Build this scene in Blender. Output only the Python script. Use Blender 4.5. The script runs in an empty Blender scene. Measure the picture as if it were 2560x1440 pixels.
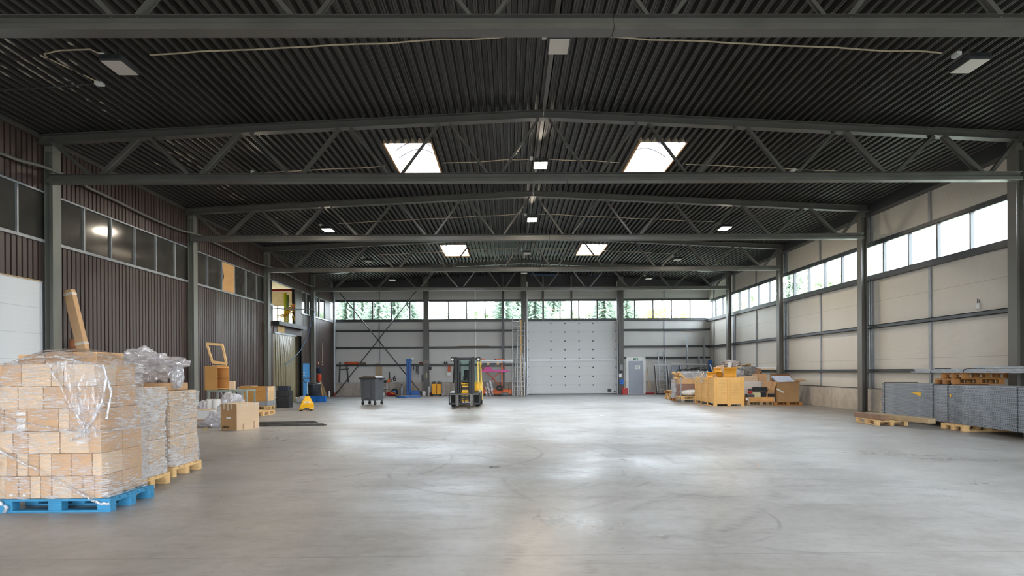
import bpy, math, random
from math import sin, cos, pi, sqrt, atan2, radians as R
from mathutils import Vector, Matrix, noise
SC = bpy.context.scene
COL = SC.collection
random.seed(11)
V = Vector

# ------------------------------------------------------------------ camera
FPX, CXP, CYP, ROLL, YAW = 1490.0, 1286.0, 928.4, .0058, .0089
EYE = V((0, 0, 1.5))
fwd = V((sin(YAW), cos(YAW), 0)); rgt = V((cos(YAW), -sin(YAW), 0)); upv = V((0, 0, 1))
CR = rgt*cos(ROLL) - upv*sin(ROLL); CU = upv*cos(ROLL) + rgt*sin(ROLL)
cam = bpy.data.objects.new('camera', bpy.data.cameras.new('camera')); COL.objects.link(cam)
mw = Matrix((CR, CU, -fwd)).transposed().to_4x4(); mw.translation = EYE
cam.matrix_world = mw
cam.data.sensor_width = 36; cam.data.lens = FPX/2560*36
cam.data.shift_x = -(CXP-1280)/2560; cam.data.shift_y = (CYP-720)/2560
cam.data.clip_end = 600
SC.camera = cam
def ray(x, y):
    return fwd + CR*((x-CXP)/FPX) - CU*((y-CYP)/FPX)
def FL(x, y, z=0.0):                       # point on the floor (or the level z)
    d = ray(x, y); t = (z-EYE.z)/d.z; return EYE + d*t
def PY(x, y, Y):                           # point at depth Y
    d = ray(x, y); return EYE + d*(Y/d.y)
def PXW(x, y, X):
    d = ray(x, y); return EYE + d*(X/d.x)

# ------------------------------------------------------------------ world and exposure
SC.view_settings.view_transform = 'Standard'; SC.view_settings.look = 'None'
SC.view_settings.gamma = 1; SC.view_settings.use_curve_mapping = False
SC.view_settings.exposure = 4.52
w = bpy.data.worlds.new('overcast_sky'); SC.world = w; w.use_nodes = True
bg = w.node_tree.nodes['Background']; bg.inputs[0].default_value = (.88, .95, 1.05, 1); bg.inputs[1].default_value = 1.0

# hall dimensions
XC = .87                                   # ridge line
XL, XR = -11.19, 12.89                     # wall faces
YB, YF = 38.26, -9.0
TY = [8.13, 14.45, 20.85, 27.25, 33.65]    # trusses
def roofz(x): return 7.78 - abs(x-XC)*.048

def portal(name, loc, nrm, sx, sy):
    l = bpy.data.lights.new(name, 'AREA'); l.shape = 'RECTANGLE'; l.size = sx; l.size_y = sy
    l.cycles.is_portal = True
    o = bpy.data.objects.new(name, l); COL.objects.link(o); o.location = loc
    n = V(nrm)                              # light shines along -Z
    up = V((0, 0, 1)) if abs(n.z) < .9 else V((0, 1, 0))
    zx = -n; xx = up.cross(zx).normalized(); yy = zx.cross(xx)
    m = Matrix((xx, yy, zx)).transposed().to_4x4(); m.translation = V(loc); o.matrix_world = m
portal('portal_right', (XR+.3, (YF+YB)/2, 5.4), (-1, 0, 0), YB-YF, 1.3)
portal('portal_back', ((XL+XR)/2, YB+.3, 5.44), (0, -1, 0), XR-XL, 1.3)
portal('portal_front', (XC, YF-.35, 2.1), (0, 1, 0), 14, 4.2)
SKY = [(-2.68, 17.25), (4.18, 17.25), (-2.68, 30.1), (4.18, 30.1)]
for i, (x, y) in enumerate(SKY):
    portal('portal_skylight', (x, y, roofz(x)+.75), (0, 0, -1), 1.3, 2.7)

# ------------------------------------------------------------------ mesh builder
def rotz(a): return Matrix.Rotation(a, 3, 'Z')
def frame_of(d, up=(0, 0, 1)):
    d = V(d).normalized(); u = V(up)
    if abs(d.dot(u)) > .99: u = V((0, 1, 0)) if abs(d.y) < .9 else V((1, 0, 0))
    s = d.cross(u).normalized(); t = s.cross(d).normalized(); return s, t
class MB:
    def __init__(s): s.v = []; s.f = []; s.mi = []; s.cm = 0; s.X = None
    def mat(s, i): s.cm = i; return s
    def add(s, vs, fs):
        o = len(s.v)
        s.v += [(s.X @ V(v)) if s.X else V(v) for v in vs]
        s.f += [tuple(i+o for i in f) for f in fs]; s.mi += [s.cm]*len(fs); return s
    def bx(s, x0, x1, y0, y1, z0, z1):
        return s.add([(x0,y0,z0),(x1,y0,z0),(x1,y1,z0),(x0,y1,z0),(x0,y0,z1),(x1,y0,z1),(x1,y1,z1),(x0,y1,z1)],
                     [(0,3,2,1),(4,5,6,7),(0,1,5,4),(1,2,6,5),(2,3,7,6),(3,0,4,7)])
    def box(s, c, d, rot=None):
        c = V(c); hx, hy, hz = d[0]/2, d[1]/2, d[2]/2
        m = rot if rot is not None else Matrix.Identity(3)
        if isinstance(m, (int, float)): m = rotz(m)
        vs = [c + m @ V((a*hx, b*hy, e*hz)) for e in (-1, 1) for a, b in ((-1,-1),(1,-1),(1,1),(-1,1))]
        return s.add(vs, [(0,3,2,1),(4,5,6,7),(0,1,5,4),(1,2,6,5),(2,3,7,6),(3,0,4,7)])
    def prof(s, pts, p, q, up=(0, 0, 1), caps=True):
        p, q = V(p), V(q); a, b = frame_of(q-p, up); n = len(pts)
        vs = [p + a*x + b*y for x, y in pts] + [q + a*x + b*y for x, y in pts]
        fs = [(i, (i+1) % n, n+(i+1) % n, n+i) for i in range(n)]
        if caps: fs += [tuple(range(n))[::-1], tuple(range(n, 2*n))]
        return s.add(vs, fs)
    def beam(s, p, q, w, h, up=(0, 0, 1)):
        return s.prof([(-w/2,-h/2),(w/2,-h/2),(w/2,h/2),(-w/2,h/2)], p, q, up)
    def cyl(s, p, q, r, n=12, r2=None, caps=True):
        r2 = r if r2 is None else r2
        p, q = V(p), V(q); a, b = frame_of(q-p)
        cs = [(cos(2*pi*i/n), sin(2*pi*i/n)) for i in range(n)]
        vs = [p + a*x*r + b*y*r for x, y in cs] + [q + a*x*r2 + b*y*r2 for x, y in cs]
        fs = [(i, (i+1) % n, n+(i+1) % n, n+i) for i in range(n)]
        if caps: fs += [tuple(range(n))[::-1], tuple(range(n, 2*n))]
        return s.add(vs, fs)
    def tube(s, pts, r, n=8, closed=False):
        pts = [V(p) for p in pts]; m = len(pts); vs = []; a = None
        for i, p in enumerate(pts):
            if closed: d = pts[(i+1) % m]-pts[i-1]
            else: d = pts[min(i+1, m-1)]-pts[max(i-1, 0)]
            d.normalize()
            if a is None: a, b = frame_of(d)
            else:
                a = (a - d*a.dot(d)).normalized(); b = a.cross(d)
            rr = r[i] if isinstance(r, (list, tuple)) else r
            vs += [p + a*cos(2*pi*k/n)*rr + b*sin(2*pi*k/n)*rr for k in range(n)]
        fs = []
        for i in range(m if closed else m-1):
            j = (i+1) % m
            fs += [(i*n+k, i*n+(k+1) % n, j*n+(k+1) % n, j*n+k) for k in range(n)]
        if not closed: fs += [tuple(range(n))[::-1], tuple(range((m-1)*n, m*n))]
        return s.add(vs, fs)
    def lathe(s, prof, c=(0, 0, 0), n=20, axis='Z'):
        c = V(c); vs = []
        for r, z in prof:
            for k in range(n):
                x, y = r*cos(2*pi*k/n), r*sin(2*pi*k/n)
                vs.append(c + (V((x, y, z)) if axis == 'Z' else V((z, x, y)) if axis == 'X' else V((x, z, y))))
        fs = [(i*n+k, i*n+(k+1) % n, (i+1)*n+(k+1) % n, (i+1)*n+k) for i in range(len(prof)-1) for k in range(n)]
        fs += [tuple(range(n))[::-1], tuple(range((len(prof)-1)*n, len(prof)*n))]
        return s.add(vs, fs)
    def sheet(s, rows):
        m = len(rows[0]); vs = [p for r in rows for p in r]
        return s.add(vs, [(i*m+j, i*m+j+1, (i+1)*m+j+1, (i+1)*m+j) for i in range(len(rows)-1) for j in range(m-1)])
    def poly(s, pts): return s.add(pts, [tuple(range(len(pts)))])
    def slab(s, pts, nrm, t):               # polygon given a thickness
        n = len(pts); d = V(nrm).normalized()*t; pts = [V(p) for p in pts]
        return s.add(pts+[p+d for p in pts], [tuple(range(n))[::-1], tuple(range(n, 2*n))]+[(i, (i+1) % n, n+(i+1) % n, n+i) for i in range(n)])
    def build(s, name, mats, parent=None, smooth=False, bevel=0, loc=None, rz=0, seg=1):
        if not isinstance(mats, (list, tuple)): mats = [mats]
        off = V((0, 0, 0)); vs = s.v
        if parent is None and loc is None:
            xs = [v.x for v in vs]; ys = [v.y for v in vs]; zs = [v.z for v in vs]
            off = V(((min(xs)+max(xs))/2, (min(ys)+max(ys))/2, min(zs)))
            vs = [v-off for v in vs]
        me = bpy.data.meshes.new(name); me.from_pydata([tuple(v) for v in vs], [], s.f)
        for m in mats: me.materials.append(m)
        me.polygons.foreach_set('material_index', s.mi)
        if smooth: me.polygons.foreach_set('use_smooth', [True]*len(me.polygons))
        me.update()
        o = bpy.data.objects.new(name, me); COL.objects.link(o)
        if parent is not None: o.parent = parent
        if loc is not None: o.location = loc
        elif parent is None: o.location = off
        o.rotation_euler.z = rz
        if smooth:
            try:
                me.set_sharp_from_angle(angle=R(38))
            except Exception: pass
        if bevel:
            b = o.modifiers.new('bevel', 'BEVEL'); b.width = bevel; b.segments = seg; b.limit_method = 'ANGLE'; b.angle_limit = R(40)
        return o
def tag(o, label, cat, group=None, kind=None):
    if label: o['label'] = label
    if cat: o['category'] = cat
    if group: o['group'] = group
    if kind: o['kind'] = kind
    return o
def struct(o, label=None, cat=None):
    o['kind'] = 'structure'
    if label: o['label'] = label
    if cat: o['category'] = cat
    return o
def thing(name, label, cat, loc=(0, 0, 0), rz=0, group=None):
    o = bpy.data.objects.new(name, None); COL.objects.link(o); o.empty_display_size = .1
    o.location = loc; o.rotation_euler = (0, 0, rz)
    return tag(o, label, cat, group)
def dup(root, loc, rz=0, label=None, group=None, rot=None):
    def cp(o, par):
        c = o.copy(); COL.objects.link(c); c.parent = par
        for ch in list(o.children): cp(ch, c)
        return c
    r = cp(root, None); r.location = loc; r.rotation_euler = rot if rot else (0, 0, rz)
    if label: r['label'] = label
    if group: r['group'] = group
    return r
ORD = ['first', 'second', 'third', 'fourth', 'fifth', 'sixth', 'seventh', 'eighth', 'ninth', 'tenth', 'eleventh', 'twelfth', 'thirteenth', 'fourteenth', 'fifteenth']
LN = Matrix.Identity(4)

# ------------------------------------------------------------------ materials
def lin(c):
    f = lambda u: (u/255/12.92) if u <= 10.3 else ((u/255+.055)/1.055)**2.4
    return (f(c[0]), f(c[1]), f(c[2]), 1)
class NT:
    def __init__(s, name):
        s.m = bpy.data.materials.new(name); s.m.use_nodes = True; s.t = s.m.node_tree; s.t.nodes.clear()
        s.out = s.t.nodes.new('ShaderNodeOutputMaterial')
    def n(s, typ, props=None, **inp):
        nd = s.t.nodes.new('ShaderNode'+typ)
        for k, v in (props or {}).items(): setattr(nd, k, v)
        for k, v in inp.items():
            key = int(k[1:]) if k[0] == 'i' and k[1:].isdigit() else k.replace('_', ' ')
            sock = nd.inputs[key]
            if isinstance(v, bpy.types.NodeSocket): s.t.links.new(v, sock)
            else: sock.default_value = v
        return nd
    def math(s, op, a, b=0.0, c=0.0, clamp=False):
        return s.n('Math', {'operation': op, 'use_clamp': clamp}, i0=a, i1=b, i2=c).outputs[0]
    def coord(s, scale=(1, 1, 1), rot=(0, 0, 0), kind='Object', loc=(0, 0, 0)):
        tc = s.n('TexCoord'); return s.n('Mapping', None, Vector=tc.outputs[kind], Scale=scale, Rotation=rot, Location=loc).outputs[0]
    def noise(s, vec, scale, detail=4, rough=.55):
        return s.n('TexNoise', None, Vector=vec, Scale=scale, Detail=detail, Roughness=rough).outputs[0]
    def ramp(s, fac, stops):
        nd = s.n('ValToRGB', None, Fac=fac); cr = nd.color_ramp
        while len(cr.elements) < len(stops): cr.elements.new(.5)
        for e, (p, c) in zip(cr.elements, stops):
            e.position = p; e.color = c if isinstance(c, tuple) else (c, c, c, 1)
        return nd.outputs[0]
    def mix(s, f, a, b, blend='MIX'):
        nd = s.t.nodes.new('ShaderNodeMix'); nd.data_type = 'RGBA'; nd.blend_type = blend
        for i, v in ((0, f), (6, a), (7, b)):
            if isinstance(v, bpy.types.NodeSocket): s.t.links.new(v, nd.inputs[i])
            else: nd.inputs[i].default_value = v
        return nd.outputs[2]
    def bsdf(s, **k):
        nd = s.n('BsdfPrincipled', None, **k); return nd
    def done(s, sock):
        s.t.links.new(sock, s.out.inputs[0]); return s.m
_mc = {}
def pm(name, col, rough=.6, metal=0.0, var=.12, scale=4.0, bump=0.0, stretch=(1, 1, 1), bscale=None, spec=.5, coat=0):
    if name in _mc: return _mc[name]
    t = NT(name); c = lin(col)
    vec = t.coord(stretch)
    nz = t.noise(vec, scale, 5)
    lo = tuple(x*(1-var*1.3) for x in c[:3])+(1,); hi = tuple(min(1, x*(1+var)) for x in c[:3])+(1,)
    base = t.ramp(nz, [(.3, lo), (.7, hi)])
    rg = t.math('MULTIPLY_ADD', nz, min(.2, rough), rough-min(.1, rough/2), True)
    b = t.bsdf(Base_Color=base, Roughness=rg, Metallic=metal, Specular_IOR_Level=spec, Coat_Weight=coat)
    if bump:
        nb = t.noise(vec, bscale or scale*6, 3)
        t.t.links.new(t.n('Bump', None, Strength=bump, Distance=.01, Height=nb).outputs[0], b.inputs['Normal'])
    _mc[name] = t.done(b.outputs[0]); return _mc[name]
def wood(name, col, axis=0, var=.25, rough=.65):
    if name in _mc: return _mc[name]
    t = NT(name); c = lin(col); st = [14, 14, 14]; st[axis] = 1.2
    vec = t.coord(tuple(st)); g = t.noise(vec, 1.6, 6, .6); k = t.noise(t.coord((1, 1, 1)), 3.0, 2)
    f = t.math('MULTIPLY_ADD', k, .5, t.math('MULTIPLY', g, .7))
    base = t.ramp(f, [(.35, tuple(x*(1-var) for x in c[:3])+(1,)), (.75, tuple(min(1, x*(1+var*.6)) for x in c[:3])+(1,))])
    b = t.bsdf(Base_Color=base, Roughness=rough)
    t.t.links.new(t.n('Bump', None, Strength=.2, Distance=.004, Height=g).outputs[0], b.inputs['Normal'])
    _mc[name] = t.done(b.outputs[0]); return _mc[name]
def film(name, amount=.5, ax=(1.0, 1.0, 9.0), rot=(0, 0, 0), tint=.97, white=.75, scale=5):
    if name in _mc: return _mc[name]
    t = NT(name)
    vec = t.coord(ax, rot); n1 = t.noise(vec, scale, 6, .65); n2 = t.noise(t.coord((1, 1, 1.5)), 2.2, 4)
    st = t.ramp(t.math('MULTIPLY_ADD', n2, .35, t.math('MULTIPLY', n1, .75)), [(.66-.16*amount, .01), (.74-.14*amount, .95)])
    bmp = t.n('Bump', None, Strength=.9, Distance=.02, Height=t.math('ADD', n1, n2)).outputs[0]
    tr = t.n('BsdfTransparent', None, Color=(tint, tint, tint, 1)).outputs[0]
    gl = t.n('BsdfGlossy', None, Color=(.95, .96, 1, 1), Roughness=.16, Normal=bmp).outputs[0]
    df = t.n('BsdfDiffuse', None, Color=(white, white, white*1.02, 1), Normal=bmp).outputs[0]
    tl = t.n('BsdfTranslucent', None, Color=(white, white, white*1.02, 1)).outputs[0]
    dd = t.n('MixShader', None, Fac=.35, i1=df, i2=tl).outputs[0]
    dg = t.n('MixShader', None, Fac=.35, i1=dd, i2=gl).outputs[0]
    lw = t.math('POWER', t.n('LayerWeight', None, Blend=.5, Normal=bmp).outputs[1], 3.0)
    a = t.n('MixShader', None, Fac=t.math('MULTIPLY_ADD', lw, .35, .06), i1=tr, i2=gl).outputs[0]
    fin = t.n('MixShader', None, Fac=t.math('MULTIPLY', st, min(amount, .95)), i1=a, i2=dg).outputs[0]
    _mc[name] = t.done(fin); return _mc[name]

def mat_floor():
    t = NT('polished_concrete'); P = t.coord()
    big = t.noise(P, .16, 5, .6); mid = t.noise(P, .9, 6, .65); fin = t.noise(P, 9, 6, .7)
    swirl = t.noise(t.coord((.5, 1.5, 1), (0, 0, .35)), 1.7, 7, .72); wide = t.noise(t.coord((1, 1, 1), loc=(31, 7, 0)), .33, 4, .55); scr = t.noise(t.coord((.6, 14, 1), (0, 0, -.5)), 1.4, 5, .75)
    base = t.ramp(t.math('MULTIPLY_ADD', mid, .45, t.math('MULTIPLY', big, .55)),
                  [(.36, lin((134, 131, 126))), (.5, lin((152, 150, 147))), (.64, lin((168, 168, 168)))])
    base = t.mix(t.math('MULTIPLY', t.ramp(fin, [(.5, 0.0), (.75, 1.0)]), .25), base, lin((112, 105, 98)))
    base = t.mix(t.math('MULTIPLY', t.ramp(swirl, [(.52, 0.0), (.7, 1.0)]), .35), base, lin((116, 108, 102)))
    sp = t.n('SeparateXYZ', None, Vector=P); x, y = sp.outputs[0], sp.outputs[1]
    base = t.mix(t.math('MULTIPLY', t.ramp(scr, [(.58, 0.0), (.68, 1.0)]), .3), base, lin((104, 96, 90)))
    marks = None
    brk = t.ramp(t.noise(P, 1.3, 3), [(.43, .0), (.60, 1.0)])
    for cx, cy, r, wd, y0, y1 in [(-4.6, 10.6, 3.0, .05, 8, 13.5), (-4.5, 10.2, 3.5, .04, 7, 13), (4.2, 4.6, 2.55, .10, 4.6, 9), (4.0, 4.3, 3.4, .10, 4.4, 9),
                                   (4.2, 3.8, 4.3, .09, 4.5, 9), (.1, 9.0, 1.6, .04, 7, 11), (.2, 9.1, 2.0, .05, 6, 11), (3.9, 8.6, 4.0, .06, 4.8, 8.4),
                                   (-2.2, 14.4, 3.0, .06, 9, 17), (1.5, 6.2, 1.2, .03, 4, 8), (8.2, 5.0, 1.6, .03, 3, 7), (5.0, 14, 6.5, .06, 8, 22),
                                   (-2.5, 10.1, 6.4, .10, 5.5, 15.5), (-2.5, 10.1, 5.9, .09, 6, 15), (-2.6, 10.0, 5.3, .10, 6, 14), (-2.4, 10.2, 4.6, .09, 6.5, 14), (-2.4, 10.2, 4.1, .05, 7, 13),
                                   (-1.6, 11.2, 1.5, .05, 10.5, 13.5), (-1.5, 11.0, 2.1, .06, 9.5, 13.6), (-1.4, 11.3, 2.6, .05, 10.5, 14.5), (-3.2, 12.4, 1.7, .06, 11.5, 15), (-3.0, 12.2, 2.3, .05, 11.5, 15)]:
        dx = t.math('SUBTRACT', x, cx); dy = t.math('SUBTRACT', y, cy)
        d = t.math('SQRT', t.math('ADD', t.math('MULTIPLY', dx, dx), t.math('MULTIPLY', dy, dy)))
        d = t.math('ABSOLUTE', t.math('SUBTRACT', d, r))
        k = t.math('SUBTRACT', 1.0, t.math('DIVIDE', d, wd), clamp=True)
        k = t.math('MULTIPLY', k, t.math('MULTIPLY', t.math('GREATER_THAN', y, y0), t.math('LESS_THAN', y, y1)))
        if wd > .085:                       # tread blocks
            an = t.math('ARCTAN2', dy, dx)
            k = t.math('MULTIPLY', k, t.math('MULTIPLY_ADD', t.math('GREATER_THAN', t.math('SINE', t.math('MULTIPLY', an, 300)), 0), .6, .4))
        marks = k if marks is None else t.math('MAXIMUM', marks, k)
    marks = t.math('MULTIPLY', marks, brk)
    base = t.mix(t.math('MULTIPLY', marks, .42), base, lin((78, 70, 64)))
    jx = t.math('LESS_THAN', t.math('ABSOLUTE', t.math('SUBTRACT', t.math('FRACT', t.math('DIVIDE', t.math('SUBTRACT', y, 1.65), 6.4)), .5)), .0012)
    jy = t.math('LESS_THAN', t.math('ABSOLUTE', t.math('SUBTRACT', t.math('FRACT', t.math('DIVIDE', t.math('ADD', x, 3.2), 8.0)), .5)), .001)
    base = t.mix(t.math('MULTIPLY', jx, .35), base, lin((80, 74, 70)))
    rg = t.ramp(t.math('MULTIPLY_ADD', fin, .2, t.math('MULTIPLY_ADD', wide, .55, t.math('MULTIPLY', swirl, .3))), [(.40, .27), (.64, .56)])
    b = t.bsdf(Base_Color=base, Roughness=rg, Specular_IOR_Level=.75)
    t.t.links.new(t.n('Bump', None, Strength=.12, Distance=.006, Height=t.math('ADD', fin, swirl)).outputs[0], b.inputs['Normal'])
    return t.done(b.outputs[0])
def mat_concrete(name, col, streak=True):
    t = NT(name); c = lin(col); P = t.coord()
    st = t.noise(t.coord((2.5, 2.5, .25)), 1.5, 5, .6); n = t.noise(P, 5, 5)
    f = t.math('MULTIPLY_ADD', n, .4, t.math('MULTIPLY', st, .6))
    base = t.ramp(f, [(.36, tuple(x*.68 for x in c[:3])+(1,)), (.6, c)])
    b = t.bsdf(Base_Color=base, Roughness=.85)
    t.t.links.new(t.n('Bump', None, Strength=.3, Distance=.01, Height=n).outputs[0], b.inputs['Normal'])
    return t.done(b.outputs[0])
def mat_panel(name, col, rib=.045, seam=1.02, off=.81, var=.05):
    """coated steel sandwich panel: fine horizontal ribs and a joint every panel height"""
    t = NT(name); c = lin(col); P = t.coord(); z = t.n('SeparateXYZ', None, Vector=P).outputs[2]
    n = t.noise(t.coord((1, 1, .3)), 1.2, 4)
    base = t.ramp(n, [(.3, tuple(x*(1-var) for x in c[:3])+(1,)), (.7, c)])
    fr = t.math('FRACT', t.math('DIVIDE', t.math('SUBTRACT', z, off), seam))
    s = t.math('LESS_THAN', fr, .012)
    base = t.mix(t.math('MULTIPLY', s, .55), base, tuple(x*.35 for x in c[:3])+(1,))
    w = t.math('SINE', t.math('MULTIPLY', z, 2*pi/rib))
    b = t.bsdf(Base_Color=base, Roughness=.42)
    t.t.links.new(t.n('Bump', None, Strength=.10, Distance=.004, Height=w).outputs[0], b.inputs['Normal'])
    return t.done(b.outputs[0])
def mat_glass(name, g=.10, tint=(.97, .99, .98, 1)):
    t = NT(name)
    tr = t.n('BsdfTransparent', None, Color=tint).outputs[0]; gl = t.n('BsdfGlossy', None, Roughness=.02).outputs[0]
    fc = t.n('LayerWeight', None, Blend=.5).outputs[1]
    return t.done(t.n('MixShader', None, Fac=t.math('MULTIPLY_ADD', t.math('POWER', fc, 5.0), .85, .05), i1=tr, i2=gl).outputs[0])
def mat_emit(name, col, s):
    t = NT(name); return t.done(t.n('Emission', None, Color=col, Strength=s).outputs[0])

M_floor = mat_floor()
M_plinth = mat_concrete('plinth_concrete', (205, 195, 182))
M_plinth_b = mat_concrete('plinth_concrete_back', (178, 168, 158))
M_wallR = mat_panel('beige_wall_panel', (214, 208, 197))
M_wallB = mat_panel('light_grey_wall_panel', (190, 189, 186), rib=.05, seam=1.1, off=.85)
M_wallBR = mat_panel('cool_grey_wall_panel', (186, 191, 195), rib=.05, seam=1.1, off=.85)
M_white = pm('white_paint', (225, 226, 224), .45, var=.04)
M_doorw = mat_panel('white_door_panel', (214, 214, 212), rib=.12, seam=.57, off=0.0, var=.03)
M_brown = pm('brown_cladding', (74, 61, 58), .45, var=.14, scale=2.5, stretch=(1, 1, .3), spec=.5)
M_deck = pm('dark_roof_deck', (68, 66, 65), .42, .35, var=.18, scale=1.2, stretch=(1, .2, 1))
M_steel = pm('grey_painted_steel', (88, 86, 83), .38, var=.1, scale=2)
M_steelL = pm('grey_green_painted_steel', (112, 113, 107), .45, var=.08, scale=2)
M_steelC = pm('brown_grey_column_paint', (108, 105, 99), .4, var=.08, scale=2)
M_steelD = pm('dark_painted_steel', (58, 60, 62), .4, var=.1, scale=2)
M_post = pm('galvanised_post', (150, 154, 158), .42, .3, var=.12, scale=5)
M_galv = pm('galvanised_steel', (176, 181, 186), .4, .35, var=.18, scale=6)
M_alu = pm('aluminium', (190, 193, 196), .42, .5, var=.08, scale=6)
M_black = pm('black_plastic', (28, 28, 30), .45, var=.15)
M_dark = pm('dark_grey_plastic', (62, 64, 68), .42, var=.1)
M_rubber = pm('rubber', (30, 29, 29), .8, var=.2, scale=8)
M_glass = mat_glass('window_glass')
M_dglass = pm('dark_room_window_glass', (66, 64, 60), .1, var=.2, scale=1.2, spec=.5)  # opaque pane, darkness of the room behind is put into its colour
M_card = pm('cardboard', (196, 158, 118), .8, var=.07, scale=3, bump=.05)
M_card2 = pm('pale_cardboard', (212, 184, 152), .8, var=.06, scale=3, bump=.05)
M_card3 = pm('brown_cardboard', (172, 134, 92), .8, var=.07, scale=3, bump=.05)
M_tape = pm('clear_tape', (205, 196, 180), .25, var=.05)
M_paper = pm('white_label_paper', (232, 232, 230), .6, var=.03)
M_pine = wood('pine_wood', (222, 184, 128), 0)
M_piney = wood('pine_wood_lengthwise', (222, 184, 128), 1)
M_pinez = wood('pine_wood_upright', (224, 186, 130), 2)
M_oldw = wood('weathered_wood', (168, 146, 112), 0)
M_oldwy = wood('weathered_wood_lengthwise', (172, 150, 116), 1)
M_bluew = wood('blue_painted_wood', (52, 128, 168), 0, .3)
M_orangew = wood('orange_plywood', (200, 148, 82), 0, .18)
M_film = film('stretch_film', .8, (2.4, 2.4, 30), (0, R(10), 0), white=.95, scale=3.4)
M_blue = pm('blue_paint', (36, 92, 160), .4, var=.1)
M_cyan = pm('light_blue_paint', (70, 142, 200), .45, var=.06)
M_yel = pm('yellow_paint', (240, 188, 24), .4, var=.06)
M_org = pm('orange_paint', (226, 104, 36), .5, var=.1)
M_red = pm('red_paint', (176, 44, 48), .45, var=.12)
M_cable = pm('cream_cable', (186, 170, 146), .6, var=.1)
def crinkle(name, col, tr=.3, gloss=.35):
    if name in _mc: return _mc[name]
    t = NT(name); P_ = t.coord(); n1 = t.noise(P_, 7, 5, .6); n2 = t.noise(P_, 26, 3, .6); c = lin(col)
    cc = t.ramp(n1, [(.35, tuple(x*.72 for x in c[:3])+(1,)), (.65, c)])
    bmp = t.n('Bump', None, Strength=.7, Distance=.02, Height=t.math('MULTIPLY_ADD', n2, .3, n1)).outputs[0]
    d = t.n('BsdfDiffuse', None, Color=cc, Normal=bmp).outputs[0]; tl = t.n('BsdfTranslucent', None, Color=cc).outputs[0]
    g = t.n('BsdfGlossy', None, Color=(.9, .9, .93, 1), Roughness=.2, Normal=bmp).outputs[0]; tp = t.n('BsdfTransparent', None).outputs[0]
    a = t.n('MixShader', None, Fac=.4, i1=d, i2=tl).outputs[0]; b = t.n('MixShader', None, Fac=gloss, i1=a, i2=g).outputs[0]
    _mc[name] = t.done(t.n('MixShader', None, Fac=t.math('SUBTRACT', 1.0, t.math('MULTIPLY', n1, tr*2), clamp=True), i1=tp, i2=b).outputs[0]); return _mc[name]
M_foil = crinkle('crumpled_clear_film', (238, 238, 242), .3, .22)
M_pvc = crinkle('yellowed_pvc_strip', (214, 204, 160), .35, .2)
# ================================================================== setting
m = MB().bx(XL-.4, XR+.4, YF-.4, YB+.3, -.3, 0)
struct(m.build('floor', M_floor, loc=(0, 0, 0)))

# roof deck: trapezoid profile along Y with holes at the skylights
def deck():
    m = MB(); P = .19
    def strip(x0, x1, segs):
        n0 = int(math.floor(x0/P)); xs = []
        i = n0
        pr = [(0, 0), (.018, 0), (.026, .012), (.038, .012), (.046, 0), (.064, 0), (.086, .115), (.116, .115), (.122, .105), (.134, .105), (.14, .115), (.168, .115)]
        pts = []
        while i*P < x1+P:
            for a, h in pr:
                x = i*P+a
                if x0 <= x <= x1: pts.append((x, roofz(x)+h))
            i += 1
        for y0, y1 in segs:
            m.sheet([[(x, y0, z) for x, z in pts], [(x, y1, z) for x, z in pts]])
    full = [(YF-.3, YB+.3)]
    hole = [(YF-.3, 15.95), (18.55, 28.8), (31.4, YB+.3)]
    strip(XL-.3, -3.31, full); strip(-3.35, -2.03, hole); strip(-2.08, 3.58, full); strip(3.53, 4.87, hole); strip(4.82, XR+.3, full)
    return m
ceiling = struct(deck().build('ceiling', M_deck))
top = MB()                                   # insulated roof build-up above the deck keeps daylight out
for x0, x1, ys in ((XL-.4, -3.33, [(YF-.4, YB+.4)]), (-3.33, -2.05, [(YF-.4, 15.95), (18.55, 28.8), (31.4, YB+.4)]), (-2.05, XC, [(YF-.4, YB+.4)]),
                   (XC, 3.55, [(YF-.4, YB+.4)]), (3.55, 4.85, [(YF-.4, 15.95), (18.55, 28.8), (31.4, YB+.4)]), (4.85, XR+.4, [(YF-.4, YB+.4)])):
    for y0, y1 in ys:
        z0, z1 = roofz(x0)+.13, roofz(x1)+.13
        top.add([(x0,y0,z0),(x1,y0,z1),(x1,y1,z1),(x0,y1,z0),(x0,y0,z0+.2),(x1,y0,z1+.2),(x1,y1,z1+.2),(x0,y1,z0+.2)],
                [(0,3,2,1),(4,5,6,7),(0,1,5,4),(1,2,6,5),(2,3,7,6),(3,0,4,7)])
struct(top.build('ceiling', pm('roof_insulation', (120, 118, 112), .9)))
struct(MB().beam((XC, YF, 7.76), (XC, YB, 7.76), .09, .05).build('trim_1', M_steel))
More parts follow.
